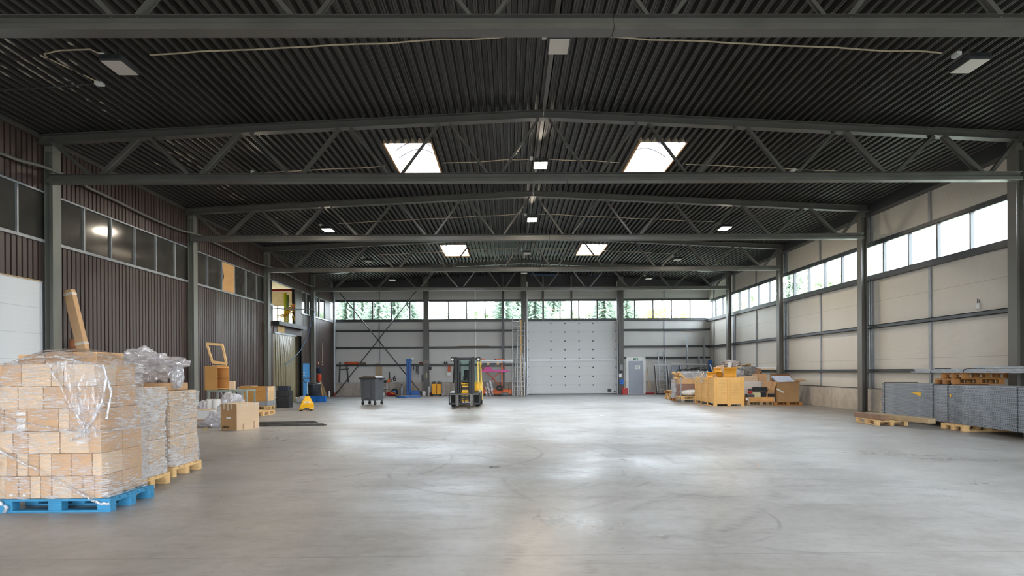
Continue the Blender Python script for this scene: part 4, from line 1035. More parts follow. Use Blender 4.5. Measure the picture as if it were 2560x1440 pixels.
# steel trestles with the open cabinet, frame and carton
def zat(py, px, Y): return PY(px, py, Y).z
YT = 19.2
def trestle(px0, px1, label):
    x0, x1 = PY(px0, 975, YT).x, PY(px1, 975, YT).x; zt_ = .96
    t = thing('steel_trestle', label, 'trestle', ((x0+x1)/2, YT+.3, 0), group='steel trestles'); h = (x1-x0)/2
    ms = pm('grey_green_scaffold_steel', (150, 160, 150), .5, .2, var=.15)
    for s in (-1, 1):
        for y in (-.3, .3): MB().bx(s*(h-.025)-.025, s*(h-.025)+.025, y-.025, y+.025, 0, zt_).build('leg', ms, t, loc=(0, 0, 0))
    MB().bx(-h-.003, h+.003, -.328, -.272, zt_-.06, zt_+.002).bx(-h-.003, h+.003, .272, .328, zt_-.06, zt_+.002).bx(-h-.002, -h+.05, -.27, .27, zt_-.05, zt_).bx(h-.05, h+.002, -.27, .27, zt_-.05, zt_).build('top_frame', ms, t, loc=(0, 0, 0))
    MB().beam((-h+.05, -.3, .3), (-.02, -.3, zt_-.05), .025, .03).beam((h-.05, -.3, .3), (.02, -.3, zt_-.05), .025, .03).build('brace', M_post, t, loc=(0, 0, 0))
    MB().bx(-h, h, -.3, .3, .28, .3).build('shelf', M_oldw, t, loc=(0, 0, 0))
    return t
trestle(519, 580, 'grey green steel trestle carrying the open cabinet'); trestle(583, 618, 'grey green steel trestle to the right of the one with the cabinet')
M_shelf = pm('honey_chipboard', (212, 162, 98), .5, var=.06)
cx = PY(550, 973, 19.2).x
t = thing('open_cabinet', 'honey coloured cabinet with two open compartments standing on the trestle', 'cabinet', (cx, 19.0, .96), R(70))
w_, d_, h_ = .50, .50, .77
# local: near corner at the origin; open front along +x, closed side along +y
MB().bx(0, .02, 0, d_, 0, h_).build('side_panel', M_shelf, t, loc=(0, 0, 0)); MB().bx(w_-.02, w_, 0, d_, 0, h_).build('side_panel', M_shelf, t, loc=(0, 0, 0))
MB().bx(.02, w_-.02, 0, d_, h_-.05, h_-.03).build('top_panel', M_shelf, t, loc=(0, 0, 0)); MB().bx(.02, w_-.02, 0, d_, .03, .05).build('bottom_panel', M_shelf, t, loc=(0, 0, 0))
MB().bx(.02, w_-.02, .01, d_, .40, .415).build('shelf', M_shelf, t, loc=(0, 0, 0)); MB().bx(.02, w_-.02, d_-.01, d_, 0, h_).build('back_panel', M_shelf, t, loc=(0, 0, 0))
zf = .96+.775
t = thing('timber_surround', 'bare wooden frame standing on top of the open cabinet', 'frame', (cx-.02, 19.3, zf))
a, b, c_, d2 = [PY(*v, 19.42)-V((cx-.02, 19.3, zf)) for v in ((531, 905), (566, 909), (556, 862), (517, 859))]
for P_, Q_, w2 in ((a, b, .09), (d2, c_, .08), (a, d2, .055), (b, c_, .06)): MB().beam(P_, Q_, w2, .05+(w2-.055)*.3, up=(0, 1, 0)).build('rail', M_pine, t, loc=(0, 0, 0))
MB().beam(V((a.x, .12, .0)), V((b.x, .12, .0))+V((.0, 0, 0)), .06, .03).build('rail', M_pine, t, loc=(0, 0, 0))
p = PY(581, 972, 19.5); tag(MB().box((p.x, 19.5, .96+.14), (.17, .12, .28), R(8)).build('cardboard_box', M_card2, bevel=.005), 'small pale carton on the trestle just right of the open cabinet', 'box')
for px, l, mt, w2, h2, z in ((538, 'brown carton on the lower shelf of the trestle under the cabinet', M_card3, .36, .3, .3), (570, 'green plastic tub on the lower shelf of the trestle under the cabinet', pm('green_plastic', (34, 140, 84), .4), .2, .22, .3), (555, 'dark tool case on the lower shelf under the cabinet', M_dark, .14, .34, .3), (600, 'reddish brown carton on the lower shelf of the right trestle', pm('reddish_card', (176, 104, 60), .8), .3, .34, .3)):
    p = PY(px, 985, 19.5); tag(MB().box((p.x, 19.5, z+h2/2), (w2, .3, h2), 0).build('plastic_tub' if 'tub' in l else 'tool_case' if 'case' in l else 'cardboard_box', mt, bevel=.01), l, 'tub' if 'tub' in l else 'case' if 'case' in l else 'box')
# rolls, tray and crumpled film
for px, w_, l in ((524, .095, 'white roll of packing paper on the floor, the left one of two'), (541, .12, 'white roll of packing paper on the floor, the right one of two')):
    p = PY(px, 1000, 17.6); zt_ = zat(998, px, 17.6)
    t = thing('paper_roll', l, 'roll', (p.x, 17.6, 0), group='paper rolls')
    MB().lathe([(.03, 0), (w_, 0), (w_, zt_), (.03, zt_)], (0, 0, 0), 24).build('roll', M_white, t, loc=(0, 0, 0), smooth=True)
    MB().lathe([(.028, 0), (.034, 0), (.034, zt_+.005), (.028, zt_+.005)], (0, 0, 0), 12).build('core', M_card3, t, loc=(0, 0, 0), smooth=True)
def heap(px, py_base, w_, d_, h_, seed, label, mat=None, z=0):
    p = FL(px, py_base); return tag(crumple(w_, d_, h_, seed, mat).build('crumpled_film', mat or M_foil, smooth=True, loc=(p.x, p.y+d_/2, z)), label, 'crumpled film')
def heapY(px, Y, z, w_, d_, h_, seed, label, mat=None):
    p = PY(px, 1000, Y); return tag(crumple(w_, d_, h_, seed, mat).build('crumpled_film', mat or M_foil, smooth=True, loc=(p.x, Y, z)), label, 'crumpled film')
heapY(580, 17.0, 0, .72, .5, .92, 8, 'crumpled clear film heap behind the large single carton')
heapY(508, 18.6, 0, .5, .4, .66, 9, 'crumpled film beside the left paper roll')
heapY(538, 16.45, 0, .5, .35, .42, 10, 'low crumpled film on the floor left of the large single carton')
heapY(512, 16.6, 0, .5, .3, .2, 12, 'flat dirty film on the floor under the long white carton')
p = PY(512, 1045, 16.9)
t = thing('white_carton', 'long flat white carton lying between the wrapped loads and the large single carton', 'box', (p.x-.08, 16.95, .2), R(-6))
MB().bx(-.55, .42, -.2, .2, 0, .26).build('carton_body', M_white, t, loc=(0, 0, 0), bevel=.006); MB().bx(-.55, .3, -.21, .2, .262, .275).build('open_flap', M_card2, t, loc=(0, 0, 0))
MB().add([(.42, -.2, .26), (.42, .2, .26), (.56, .1, .1), (.55, -.22, .12)], [(0, 1, 2, 3)]).build('end_flap', M_white, t, loc=(0, 0, 0))
pallet('dark', (p.x-.3, 17.0, 0), R(3), 'dark pallet under the long white carton')
p = FL(511, 1077); tag(MB().box((p.x, p.y+.04, .04), (.11, .09, .08), R(10)).build('wood_offcut', M_oldw), 'small square wood offcut on the floor right of the wrapped loads', 'offcut')
# pallet collar box
t = thing('pallet_collar_box', 'orange brown plywood collar box on a pallet by the left wall', 'crate', (-10.45, 24.75, .144))
M_ply = wood('pale_plywood', (226, 190, 142), 1, .12)
for i in range(4):
    z = .2*i; mt = pm('grey_blue_board', (150, 156, 162), .7) if i == 0 else M_orangew
    for s in (-1, 1):
        MB().bx(-.6, .6, s*.389-.011, s*.389+.011, z, z+.196).build('collar_side', mt, t, loc=(0, 0, 0))
        MB().bx(s*.589-.011, s*.589+.011, -.378, .378, z, z+.196).build('collar_end', M_ply if i else mt, t, loc=(0, 0, 0))
    for sx_, sy_ in ((1, -1), (1, 1), (-1, -1)): MB().box((sx_*.6, sy_*.4, z+.1), (.03, .03, .19)).box((sx_*.57, sy_*.402, z+.1), (.06, .006, .15)).box((sx_*.602, sy_*.37, z+.1), (.006, .06, .15)).build('hinge', M_galv, t, loc=(0, 0, 0))
MB().bx(-.578, .578, -.378, .378, 0, .02).build('bottom_board', M_oldw, t, loc=(0, 0, 0))
pallet('pine', (-10.45, 24.75, 0), 0, 'pallet under the orange brown collar box by the left wall')
carton(-10.98, -10.5, 24.42, 25.0, .17, .97, 'open brown carton inside the orange brown collar box', M_card, tape=False)
p = FL(677, 1037.5); pallet('pine', (p.x-.48, p.y+.05, 0), R(93), 'empty pale pallet lying on the floor behind the large single carton')
# fork sleeves
for (a, b), l in ((((652, 1060), (786, 1057)), 'long dark steel fork sleeve on the floor, the rear one'), (((650, 1066), (808, 1063.5)), 'long dark steel fork sleeve on the floor, the front one')):
    P_, Q_ = FL(*a), FL(*b); d = (Q_-P_).normalized(); P_ = P_-d*.9
    t = thing('fork_sleeve', l, 'fork sleeve', P_, group='fork sleeves')
    mt = pm('worn_dark_steel', (72, 70, 66), .5, .5, var=.3, scale=6)
    loc_mb(P_).prof([(-.07, 0), (.07, 0), (.07, .06), (-.07, .06)], P_, Q_).build('sleeve', mt, t, loc=(0, 0, 0), bevel=.004)
    s = V((-d.y, d.x, 0)); loc_mb(P_).add([Q_+s*.07, Q_-s*.07, Q_+d*.1-s*.03, Q_+d*.1+s*.03]+[v+V((0, 0, .05)) for v in (Q_+s*.07, Q_-s*.07)]+[Q_+d*.1-s*.03+V((0, 0, .02)), Q_+d*.1+s*.03+V((0, 0, .02))],
        [(0, 1, 2, 3), (4, 7, 6, 5), (0, 4, 5, 1), (1, 5, 6, 2), (2, 6, 7, 3), (3, 7, 4, 0)]).build('tip', mt, t, loc=(0, 0, 0))
# black crates
M_crate = pm('speckled_black_crate', (52, 54, 58), .55, var=.5, scale=30)
for i in range(4):
    x, y = -9.72, 25.9; top = i == 3
    t = thing('plastic_crate', 'dark plastic crate in the stack beside the strip curtain, %s' % ['lowest', 'second from below', 'third from below', 'topmost, narrower and bluish'][i], 'crate', (x-(.03 if top else 0), y, .245*i), R(random.uniform(-3, 3)), group='stacked dark crates')
    a, b, h_ = (.22, .2, .19) if top else (.26, .24, .235); mt = pm('blue_black_crate', (40, 48, 62), .5) if top else M_crate
    MB().bx(-a, a, -b, -b+.012, .0, h_).bx(-a, a, b-.012, b, 0, h_).bx(-a, -a+.012, -b, b, 0, h_).bx(a-.012, a, -b, b, 0, h_).bx(-a, a, -b, b, 0, .012).build('body', mt, t, loc=(0, 0, 0))
    MB().bx(-a-.012, a+.012, -b-.012, -b, h_-.03, h_).bx(-a-.012, a+.012, b, b+.012, h_-.03, h_).bx(-a-.012, -a, -b, b, h_-.03, h_).bx(a, a+.012, -b, b, h_-.03, h_).build('rim', mt, t, loc=(0, 0, 0))
    for k in range(5): MB().bx(-a+.05+k*.1, -a+.06+k*.1, -b-.01, -b, .01, h_-.03).bx(a, a+.01, -b+.04+k*.09, -b+.05+k*.09, .01, h_-.03).build('rib', mt, t, loc=(0, 0, 0))
# hand pallet truck
p = FL(765, 1027)
t = thing('pallet_truck', 'yellow hand pallet truck on the floor in front of the strip curtain', 'pallet truck', (p.x, p.y, 0), R(16))
for s in (-1, 1):
    MB().prof([(-.08, .045), (.08, .045), (.08, .085), (-.08, .085)], (s*.19, -.0, 0), (s*.19, 1.1, 0)).build('fork', M_yel, t, loc=(0, 0, 0), bevel=.006)
    MB().cyl((s*.19-.04, .12, .04), (s*.19+.04, .12, .04), .04, 12).build('roller', M_rubber, t, loc=(0, 0, 0), smooth=True)
    MB().cyl((s*.06-.02, 1.3, .09), (s*.06+.02, 1.3, .09), .09, 16).build('wheel', M_rubber, t, loc=(0, 0, 0), smooth=True)
MB().slab([(-.27, 1.02, .05), (.27, 1.02, .05), (.25, 1.06, .2), (.09, 1.12, .52), (-.09, 1.12, .52), (-.25, 1.06, .2)], (0, 1, 0), .06).build('body_plate', M_yel, t, loc=(0, 0, 0), bevel=.01)
MB().add([(-.27, .55, .09), (.27, .55, .09), (.25, 1.06, .2), (-.25, 1.06, .2), (-.08, 1.12, .5), (.08, 1.12, .5)], [(0, 1, 2, 3), (3, 2, 5, 4)]).build('cover', M_yel, t, loc=(0, 0, 0))
MB().bx(-.13, .13, 1.03, 1.045, .26, .32).build('sticker', M_paper, t, loc=(0, 0, 0)); MB().bx(-.05, .05, 1.02, 1.03, .28, .30).build('print', M_ink, t, loc=(0, 0, 0))
MB().cyl((0, 1.2, .1), (0, 1.2, .62), .05, 12).build('pump', M_black, t, loc=(0, 0, 0), smooth=True); MB().cyl((0, 1.2, .6), (0, 1.36, 1.1), .017, 8).build('drawbar', M_galv, t, loc=(0, 0, 0), smooth=True)
MB().tube([(0, 1.36, 1.08), (-.1, 1.38, 1.1), (-.16, 1.4, 1.18), (-.16, 1.41, 1.25), (0, 1.42, 1.27), (.16, 1.41, 1.25), (.16, 1.4, 1.18), (.1, 1.38, 1.1)], .014, 8, closed=True).build('handle', M_black, t, loc=(0, 0, 0), smooth=True)
# blue crates, dark bin, bag, planks and hung things near the last left column
for px, a, b, rz_, l in ((785, .22, .17, 0, 'blue folding crate beside the dark bin, left one'), (802, .2, .19, 0, 'blue folding crate beside the dark bin, right one')):
    p = FL(px, 1005); t = thing('blue_crate', l, 'crate', (p.x, p.y+.15, 0), rz_, group='blue crates')
    mt = pm('bright_blue_plastic', (24, 110, 196), .4); h_ = .3
    MB().bx(-a, a, -b, -b+.015, 0, h_).bx(-a, a, b-.015, b, 0, h_).bx(-a, -a+.015, -b, b, 0, h_).bx(a-.015, a, -b, b, 0, h_).bx(-a, a, -b, b, 0, .012).build('body', mt, t, loc=(0, 0, 0))
    MB().bx(-a-.01, a+.01, -b-.012, -b, h_-.03, h_).bx(-a-.01, a+.01, -b-.012, -b, .12, .14).build('rim', mt, t, loc=(0, 0, 0))
    for k in range(4): MB().bx(-a+.04+k*.11, -a+.055+k*.11, -b-.012, -b, .0, h_).build('rib', mt, t, loc=(0, 0, 0))
p = PY(786, 990, 31.6)
t = thing('waste_bin', 'dark plastic bin behind the blue crates', 'bin', (p.x, 31.6, 0))
MB().lathe([(.24, 0), (.27, .05), (.32, .8), (.34, .82), (.34, .88)], (0, 0, 0), 20).build('body', pm('dark_blue_grey_bin', (36, 42, 48), .4), t, loc=(0, 0, 0), smooth=True)
MB().lathe([(.35, .86), (.35, .9), (.28, .95), (.02, .96)], (0, 0, 0), 20).build('lid', M_dark, t, loc=(0, 0, 0), smooth=True)
p = FL(752, 1008); tag(crumple(.7, .5, .34, 21, None).build('plastic_bag', M_foil, smooth=True, loc=(p.x, p.y+.3, 0)), 'clear bag slumped on the floor beside the yellow pallet truck', 'bag')
for i, (a, b, w_, mt, l) in enumerate((((799, 952), (808, 998), .06, M_pinez, 'pale plank leaning beside the dark bin'), ((801, 950), (813, 996), .1, M_oldw, 'broad brown plank leaning beside the dark bin'), ((806, 960), (818, 994.5), .05, M_oldw, 'thin brown stick leaning farthest right beside the dark bin'))):
    Q_ = FL(*b); P_ = PXW(a[0], a[1], XL+.06)
    tag(MB().beam(Q_+V((0, 0, .02)), P_, w_, .03, up=(0, 1, 0)).build('plank', mt), l, 'plank')
p = PXW(797, 925, XL+.15); tag(crumple(.3, .32, .36, 31, None, amp=.15, n=20).build('hung_jacket', pm('dark_blue_cloth', (26, 44, 66), .8), smooth=True, loc=(p.x, p.y, p.z-.18)), 'dark blue bundle hanging on the left wall under the red and white sign', 'bundle')
p = PXW(798, 945, XL+.15); tag(crumple(.26, .3, .48, 32, None, amp=.2, n=20).build('hi_vis_vest', pm('red_orange_cloth', (206, 70, 36), .7, var=.4, scale=12), smooth=True, loc=(p.x, p.y, p.z-.22)), 'red and orange bundle hanging below the dark blue bundle', 'bundle')
p = PXW(796, 908, XL+.004)
t = thing('safety_sign', 'small square red and white sign on the left wall', 'sign', (p.x, p.y, p.z-.09))
MB().bx(0, .01, -.12, .12, 0, .18).build('plate', M_red, t, loc=(0, 0, 0)); MB().bx(.01, .013, -.085, -.035, .03, .15).bx(.01, .013, .02, .07, .03, .15).build('symbol', M_paper, t, loc=(0, 0, 0))
t = thing('socket_box', 'pair of small cream sockets on the left wall right of the red sign', 'socket', PXW(806, 908, XL+.04))
MB().bx(-.02, .02, -.1, .1, -.12, -.04).bx(-.02, .02, -.1, .1, .02, .1).build('socket', M_cable, t, loc=(0, 0, 0)); MB().tube([(0, 0, .1), (0, 0, 1.2)], .015, 6).build('conduit', M_cable, t, loc=(0, 0, 0))
p = FL(822, 994); tag(crumple(.14, .14, .4, 33, None, n=16, amp=.2).build('plastic_canister', M_white, smooth=True, loc=(p.x, p.y+.1, 0)), 'small white canister on the floor at the far left corner', 'canister')
# ================================================================== forklift
p = V((-1.90, 25.2, 0))
t = thing('forklift', 'yellow forklift with a black mast parked in front of the end wall', 'forklift', p, R(-3))
M_fy = pm('pale_forklift_yellow', (238, 206, 96), .4, var=.08); M_mast = pm('black_mast_steel', (34, 34, 36), .4, .3, var=.2)
O0 = (0, 0, 0)
for s in (-1, 1):
    MB().bx(s*.36-.055, s*.36+.055, .12, .26, .12, 2.1).bx(s*.36-.055, s*.36+.055, .06, .1, .3, 2.12).build('mast_rail', M_mast, t, loc=O0, bevel=.004)
    MB().bx(s*.26-.03, s*.26+.03, .14, .24, .12, 2.0).build('inner_rail', M_mast, t, loc=O0)
    MB().cyl((s*.19, .22, .2), (s*.19, .22, 1.5), .035, 10).cyl((s*.19, .22, 1.5), (s*.19, .22, 1.95), .022, 10).build('lift_cylinder', pm('dark_cylinder', (52, 52, 54), .35, .5), t, loc=O0, smooth=True)
    f = t_ = MB().bx(s*.30-.065, s*.30+.065, -.05, -.005, .03, .56)
    f.add([(s*.30-.065, -.05, .03), (s*.30+.065, -.05, .03), (s*.30+.05, -1.1, .02), (s*.30-.05, -1.1, .02), (s*.30-.065, -.05, .075), (s*.30+.065, -.05, .075), (s*.30+.05, -1.1, .032), (s*.30-.05, -1.1, .032)],
          [(0, 3, 2, 1), (4, 5, 6, 7), (0, 1, 5, 4), (1, 2, 6, 5), (2, 3, 7, 6), (3, 0, 4, 7)])
    f.build('fork', pm('worn_fork_steel', (96, 92, 88), .35, .7, var=.3, scale=8), t, loc=O0, bevel=.004)
    w_ = thing('front_wheel', None, None); w_.parent = t; w_.location = (s*.52, .5, .31)
    MB().lathe([(.19, -.1), (.27, -.1), (.31, -.07), (.31, .07), (.27, .1), (.19, .1)], O0, 28, 'X').build('tyre', M_rubber, w_, loc=O0, smooth=True)
    MB().lathe([(.02, -.05), (.19, -.07), (.19, .07), (.02, .05)], O0, 20, 'X').build('rim', M_fy, w_, loc=O0, smooth=True)
    w_ = thing('rear_wheel', None, None); w_.parent = t; w_.location = (s*.46, 2.15, .26)
    MB().lathe([(.15, -.09), (.23, -.09), (.26, -.06), (.26, .06), (.23, .09), (.15, .09)], O0, 28, 'X').build('tyre', M_rubber, w_, loc=O0, smooth=True)
    MB().lathe([(.02, -.05), (.15, -.06), (.15, .06), (.02, .05)], O0, 20, 'X').build('rim', M_fy, w_, loc=O0, smooth=True)
    MB().beam((s*.54, .55, 1.0), (s*.5, .75, 2.05), .05, .07).build('guard_pillar', M_fy if s > 0 else M_mast, t, loc=O0)
    MB().beam((s*.54, 1.95, 1.0), (s*.5, 1.75, 2.05), .05, .07).build('guard_pillar', M_fy if s > 0 else M_mast, t, loc=O0)
    MB().add([(s*.64, .12, .55), (s*.38, .12, .55), (s*.38, .95, .62), (s*.64, .95, .62), (s*.64, .12, .6), (s*.38, .12, .6), (s*.38, .95, .67), (s*.64, .95, .67)], [(0, 3, 2, 1), (4, 5, 6, 7), (0, 1, 5, 4), (1, 2, 6, 5), (2, 3, 7, 6), (3, 0, 4, 7)]).bx(s*.62, s*.64, .8, 1.2, .3, .64).build('mudguard', M_black if s < 0 else M_mast, t, loc=O0)
    h = thing('headlamp', None, None); h.parent = t; h.location = (s*.56, .42, 2.02)
    MB().bx(-.08, .08, 0, .1, -.08, .1).build('lamp_housing', M_black, h, loc=O0, bevel=.01); MB().lathe([(.003, 0), (.055, .002), (.055, -.012), (.003, -.014)], O0, 18, 'Y').build('lens', M_white, h, loc=O0, smooth=True)
    MB().bx(s*.52-.03, s*.52+.03, .9, 1.7, .67, .75).build('side_sill', M_fy, t, loc=O0)
MB().bx(-.42, .42, .14, .2, 1.98, 2.1).bx(-.42, .42, .24, .27, 1.05, 1.13).bx(-.42, .42, .24, .27, .35, .45).build('mast_crossmember', M_mast, t, loc=O0, bevel=.004)
cg = MB().bx(-.66, .66, -.005, .035, .50, .58).bx(-.66, .66, -.005, .035, .1, .19).bx(-.66, -.615, -.005, .03, .1, .58).bx(.615, .66, -.005, .03, .1, .58).bx(-.35, .35, .0, .03, .30, .34).bx(-.02, .02, 0, .03, .19, .5)
cg.build('carriage', M_mast, t, loc=O0, bevel=.004)
MB().bx(-.62, .62, -.008, -.004, .535, .56).build('worn_edge', M_galv, t, loc=O0)
MB().bx(-.50, .50, .3, 2.0, .22, .62).bx(-.48, .48, 1.1, 2.2, .62, 1.0).build('chassis', M_yel, t, loc=O0, bevel=.03, seg=2)
MB().prof([(-.56, .2), (.56, .2), (.56, .95), (.5, 1.08), (-.5, 1.08), (-.56, .95)], (0, 2.0, 0), (0, 2.55, 0)).build('counterweight', M_fy, t, loc=O0, bevel=.03, seg=2)
MB().bx(-.35, .35, .48, .56, .62, .95).build('dashboard', M_black, t, loc=O0, bevel=.02)
MB().box((0, 1.35, 1.06), (.48, .46, .12)).box((0, 1.6, 1.32), (.44, .12, .5), Matrix.Rotation(R(-10), 3, 'X')).build('seat', M_black, t, loc=O0, bevel=.03, seg=2)
MB().tube([(.15*cos(a*pi/9), .78+.06*sin(a*pi/9), 1.22+.14*sin(a*pi/9)) for a in range(18)], .013, 8, closed=True).cyl((0, .78, 1.22), (0, .6, .95), .02, 8).build('steering_wheel', M_black, t, loc=O0, smooth=True)
MB().bx(-.54, .54, .62, 1.85, 2.05, 2.1).bx(-.54, -.48, .45, 1.85, 2.03, 2.12).bx(.48, .54, .45, 1.85, 2.03, 2.12).build('overhead_guard', M_mast, t, loc=O0, bevel=.01)
M_cabg = mat_glass('greenish_cab_glass', tint=(.80, .93, .90, 1))
MB().add([(-.5, .55, 1.0), (.5, .55, 1.0), (.48, .72, 2.04), (-.48, .72, 2.04)], [(0, 1, 2, 3)]).build('windscreen', M_cabg, t, loc=O0)
MB().add([(.52, .75, 1.05), (.52, 1.85, 1.05), (.5, 1.75, 2.04), (.5, .8, 2.04)], [(0, 1, 2, 3)]).build('side_window', M_cabg, t, loc=O0)
MB().add([(-.5, 1.95, 1.1), (.5, 1.95, 1.1), (.48, 1.78, 2.04), (-.48, 1.78, 2.04)], [(0, 1, 2, 3)]).build('rear_window', M_cabg, t, loc=O0)
MB().bx(-.14, .14, .27, .29, .62, .72).bx(-.14, .14, .27, .29, .84, .9).build('front_plate', M_yel, t, loc=O0)

# ================================================================== four-wheeled bin
p = FL(928, 1012.5)
t = thing('wheeled_bin', 'large dark grey four-wheeled rubbish bin standing free on the floor', 'bin', (p.x-.02, p.y+.32, 0), R(-20))
a, b, A2, B2 = .385, .33, .41, .36
M_bin = pm('grey_bin_plastic', (84, 88, 94), .38, var=.08)
def taper_box(m, a, b, z0, A, Bb, z1):
    return m.add([(-a,-b,z0),(a,-b,z0),(a,b,z0),(-a,b,z0),(-A,-Bb,z1),(A,-Bb,z1),(A,Bb,z1),(-A,Bb,z1)], [(0,3,2,1),(4,5,6,7),(0,1,5,4),(1,2,6,5),(2,3,7,6),(3,0,4,7)])
taper_box(MB(), a, b, .2, A2, B2, 1.2).build('body', M_bin, t, loc=O0, bevel=.035, seg=3)
MB().prof([(-.16, -.03), (.16, -.03), (.16, .0), (-.16, .0)], (0, -a+.02, .3), (0, -B2-.05, 1.1)).build('front_recess', M_bin, t, loc=O0)
taper_box(MB(), A2+.02, B2+.02, 1.18, A2+.06, B2+.06, 1.24).build('rim', M_dark, t, loc=O0, bevel=.01)
taper_box(MB(), A2+.05, B2+.05, 1.24, A2-.12, B2-.12, 1.33).build('lid', pm('bin_lid', (96, 88, 82), .35), t, loc=O0, bevel=.02, seg=2)
for s in (-1, 1):
    MB().cyl((s*(A2+.0), 0, 1.16), (s*(A2+.12), 0, 1.16), .03, 10).build('lifting_pin', M_dark, t, loc=O0, smooth=True)
    MB().bx(s*.2-.07, s*.2+.07, -B2-.1, -B2-.03, 1.17, 1.2).build('lid_handle', M_dark, t, loc=O0, bevel=.006)
for sx_ in (-1, 1):
    for sy_ in (-1, 1):
        c = thing('castor', None, None); c.parent = t; c.location = (sx_*(a-.06), sy_*(b-.05), 0)
        MB().bx(-.025, .025, -.04, .04, .1, .2).build('fork', M_dark, c, loc=O0); MB().cyl((-.022, 0, .085), (.022, 0, .085), .085, 18).build('wheel', M_rubber, c, loc=O0, smooth=True)

# ================================================================== things along the end wall
def W(px, py, d=.3): return PY(px, py, B-d)
def wbox(x0, x1, y0, y1, d, dep, mat, name, label, cat, bevel=.008, floor=False):
    """box spanning the pixels x0-x1, y0-y1 at distance d in front of the end wall"""
    a = W(x0, y1, d); b = W(x1, y0, d); z0 = 0 if floor else a.z
    return tag(MB().bx(a.x, b.x, a.y, a.y+dep, z0, b.z).build(name, mat, bevel=bevel), label, cat)
def wtube(pts, d, r, mat, name, label, cat, n=8):
    return tag(MB().tube([W(x, y, d) if len(q)==0 else W(x, y, q[0]) for x, y, *q in pts], r, n).build(name, mat, smooth=True), label, cat)
t = thing('long_toolbox', 'orange red rolled tarpaulin lying on the end wall rail at the far left', 'roll', W(879, 912.5, .12))
MB().prof([(cos(i*pi/5)*.12, .1+sin(i*pi/5)*.1) for i in range(10)], (-.44, 0, .01), (.44, 0, .01)).build('roll', pm('orange_red_tarp', (188, 82, 46), .6), t, loc=O0, bevel=.02)
wbox(900, 914, 906, 912.6, .14, .12, pm('brown_rag', (112, 96, 82), .9), 'rag_bundle', 'small brown bundle on the rail right of the orange roll', 'bundle')
p = W(861, 912, .2); t = thing('frame_clamp', 'dark steel frame hanging from the rail at the far left of the end wall', 'frame', p)
for a, b in (((850, 905), (848, 956)), ((866, 905), (871, 956))): MB().beam(W(*a, .2)-p, W(*b, .2)-p, .09, .05, up=(0, 1, 0)).build('upright', M_steelD, t, loc=O0)
MB().beam(W(847, 924, .22)-p, W(872, 922, .22)-p, .05, .06).build('crossbar', M_steelD, t, loc=O0)
for x0, x1, y0, l in ((941, 946, 908, 'narrow brown plank standing behind the bin, left one'), (950, 955, 916, 'narrow brown plank standing behind the bin, right one')):
    wbox(x0, x1, y0, 986, .14, .04, M_oldw, 'plank', l, 'plank', floor=True, bevel=0)
wtube([(973.5, 930), (975, 955)], .12, .03, M_black, 'bar', 'short black bar standing on the plinth left of the number', 'bar')
M_num = M_ink
text('6', .50, W(986.5, 946.3, .012), (R(90), 0, 0), M_num, 'wall_number', None, 'large black figure 6 painted on the end wall between bin and blue machine', 'number', ext=.002)
wtube([(978, 956), (980.5, 945), (980.2, 942)], .03, .014, M_ink, 'wall_number', 'thin black remainder of a first figure painted left of the large 6', 'number')
# white stand with tools
p = W(961, 985, .6); p.z = 0
t = thing('white_stand', 'small white stand with a shelf beside the grey bin', 'stand', p)
for sx_ in (-.17, .17):
    for sy_ in (-.12, .12): MB().bx(sx_-.015, sx_+.015, sy_-.015, sy_+.015, 0, .86).build('leg', M_white, t, loc=O0)
MB().bx(-.2, .2, -.15, .15, .84, .86).build('shelf', M_dark, t, loc=O0); MB().bx(-.2, .2, -.15, .15, .4, .42).build('shelf', M_dark, t, loc=O0)
tag(MB().box(p+V((-.02, 0, .92)), (.3, .2, .12)).cyl(p+V((-.1, -.1, .95)), p+V((.15, -.1, .95)), .05).build('power_tool', M_dark, bevel=.01), 'dark bench tool on top of the small white stand', 'tool')
tag(MB().box(p+V((.28, 0, .94)), (.16, .14, .16)).build('orange_tool_case', M_org, bevel=.02), 'small orange case right of the bench tool above the plinth', 'case')
tag(MB().box(p+V((-.05, 0, .47)), (.2, .14, .09)).build('tin_box', M_alu, bevel=.01), 'pale tin on the middle shelf of the white stand', 'tin')
tag(MB().box(p+V((-.05, -.02, .11)), (.22, .2, .22)).build('battery_charger', M_white, bevel=.01), 'white appliance under the small white stand', 'appliance')
p = W(977, 988, .7); p.z = 0
tag(crumple(.62, .34, .26, 41, None, amp=.15, n=20).build('red_tool', M_red, smooth=True, loc=p), 'red machine lying on the floor left of the hose reel', 'tool')
wtube([(966, 976, .95), (994, 988.5, .95)], .9, .014, M_yel, 'yellow_stick', 'yellow stick lying across the red machine', 'stick')
p = W(986.5, 990, .45); p.z = 0
t = thing('hose_reel', 'round black reel with a blue centre on the floor by the end wall', 'reel', p)
MB().lathe([(.02, -.06), (.22, -.08), (.225, -.06), (.225, .06), (.22, .08), (.02, .06)], (0, 0, .225), 26, 'Y').build('drum', M_black, t, loc=O0, smooth=True)
MB().lathe([(.01, -.1), (.13, -.095), (.13, -.07), (.01, -.07)], (0, 0, .22), 18, 'Y').build('hub', M_cyan, t, loc=O0, smooth=True)
p = W(1004, 988, .45); p.z = 0
t = thing('gas_cylinder', 'grey gas cylinder standing behind the blue column', 'gas cylinder', p)
MB().lathe([(.09, 0), (.11, .02), (.11, .5), (.08, .58), (.03, .62), (.03, .66)], O0, 18).build('body', M_post, t, loc=O0, smooth=True); MB().cyl((0, 0, .66), (0, 0, .74), .04, 10).build('valve', M_black, t, loc=O0, smooth=True)
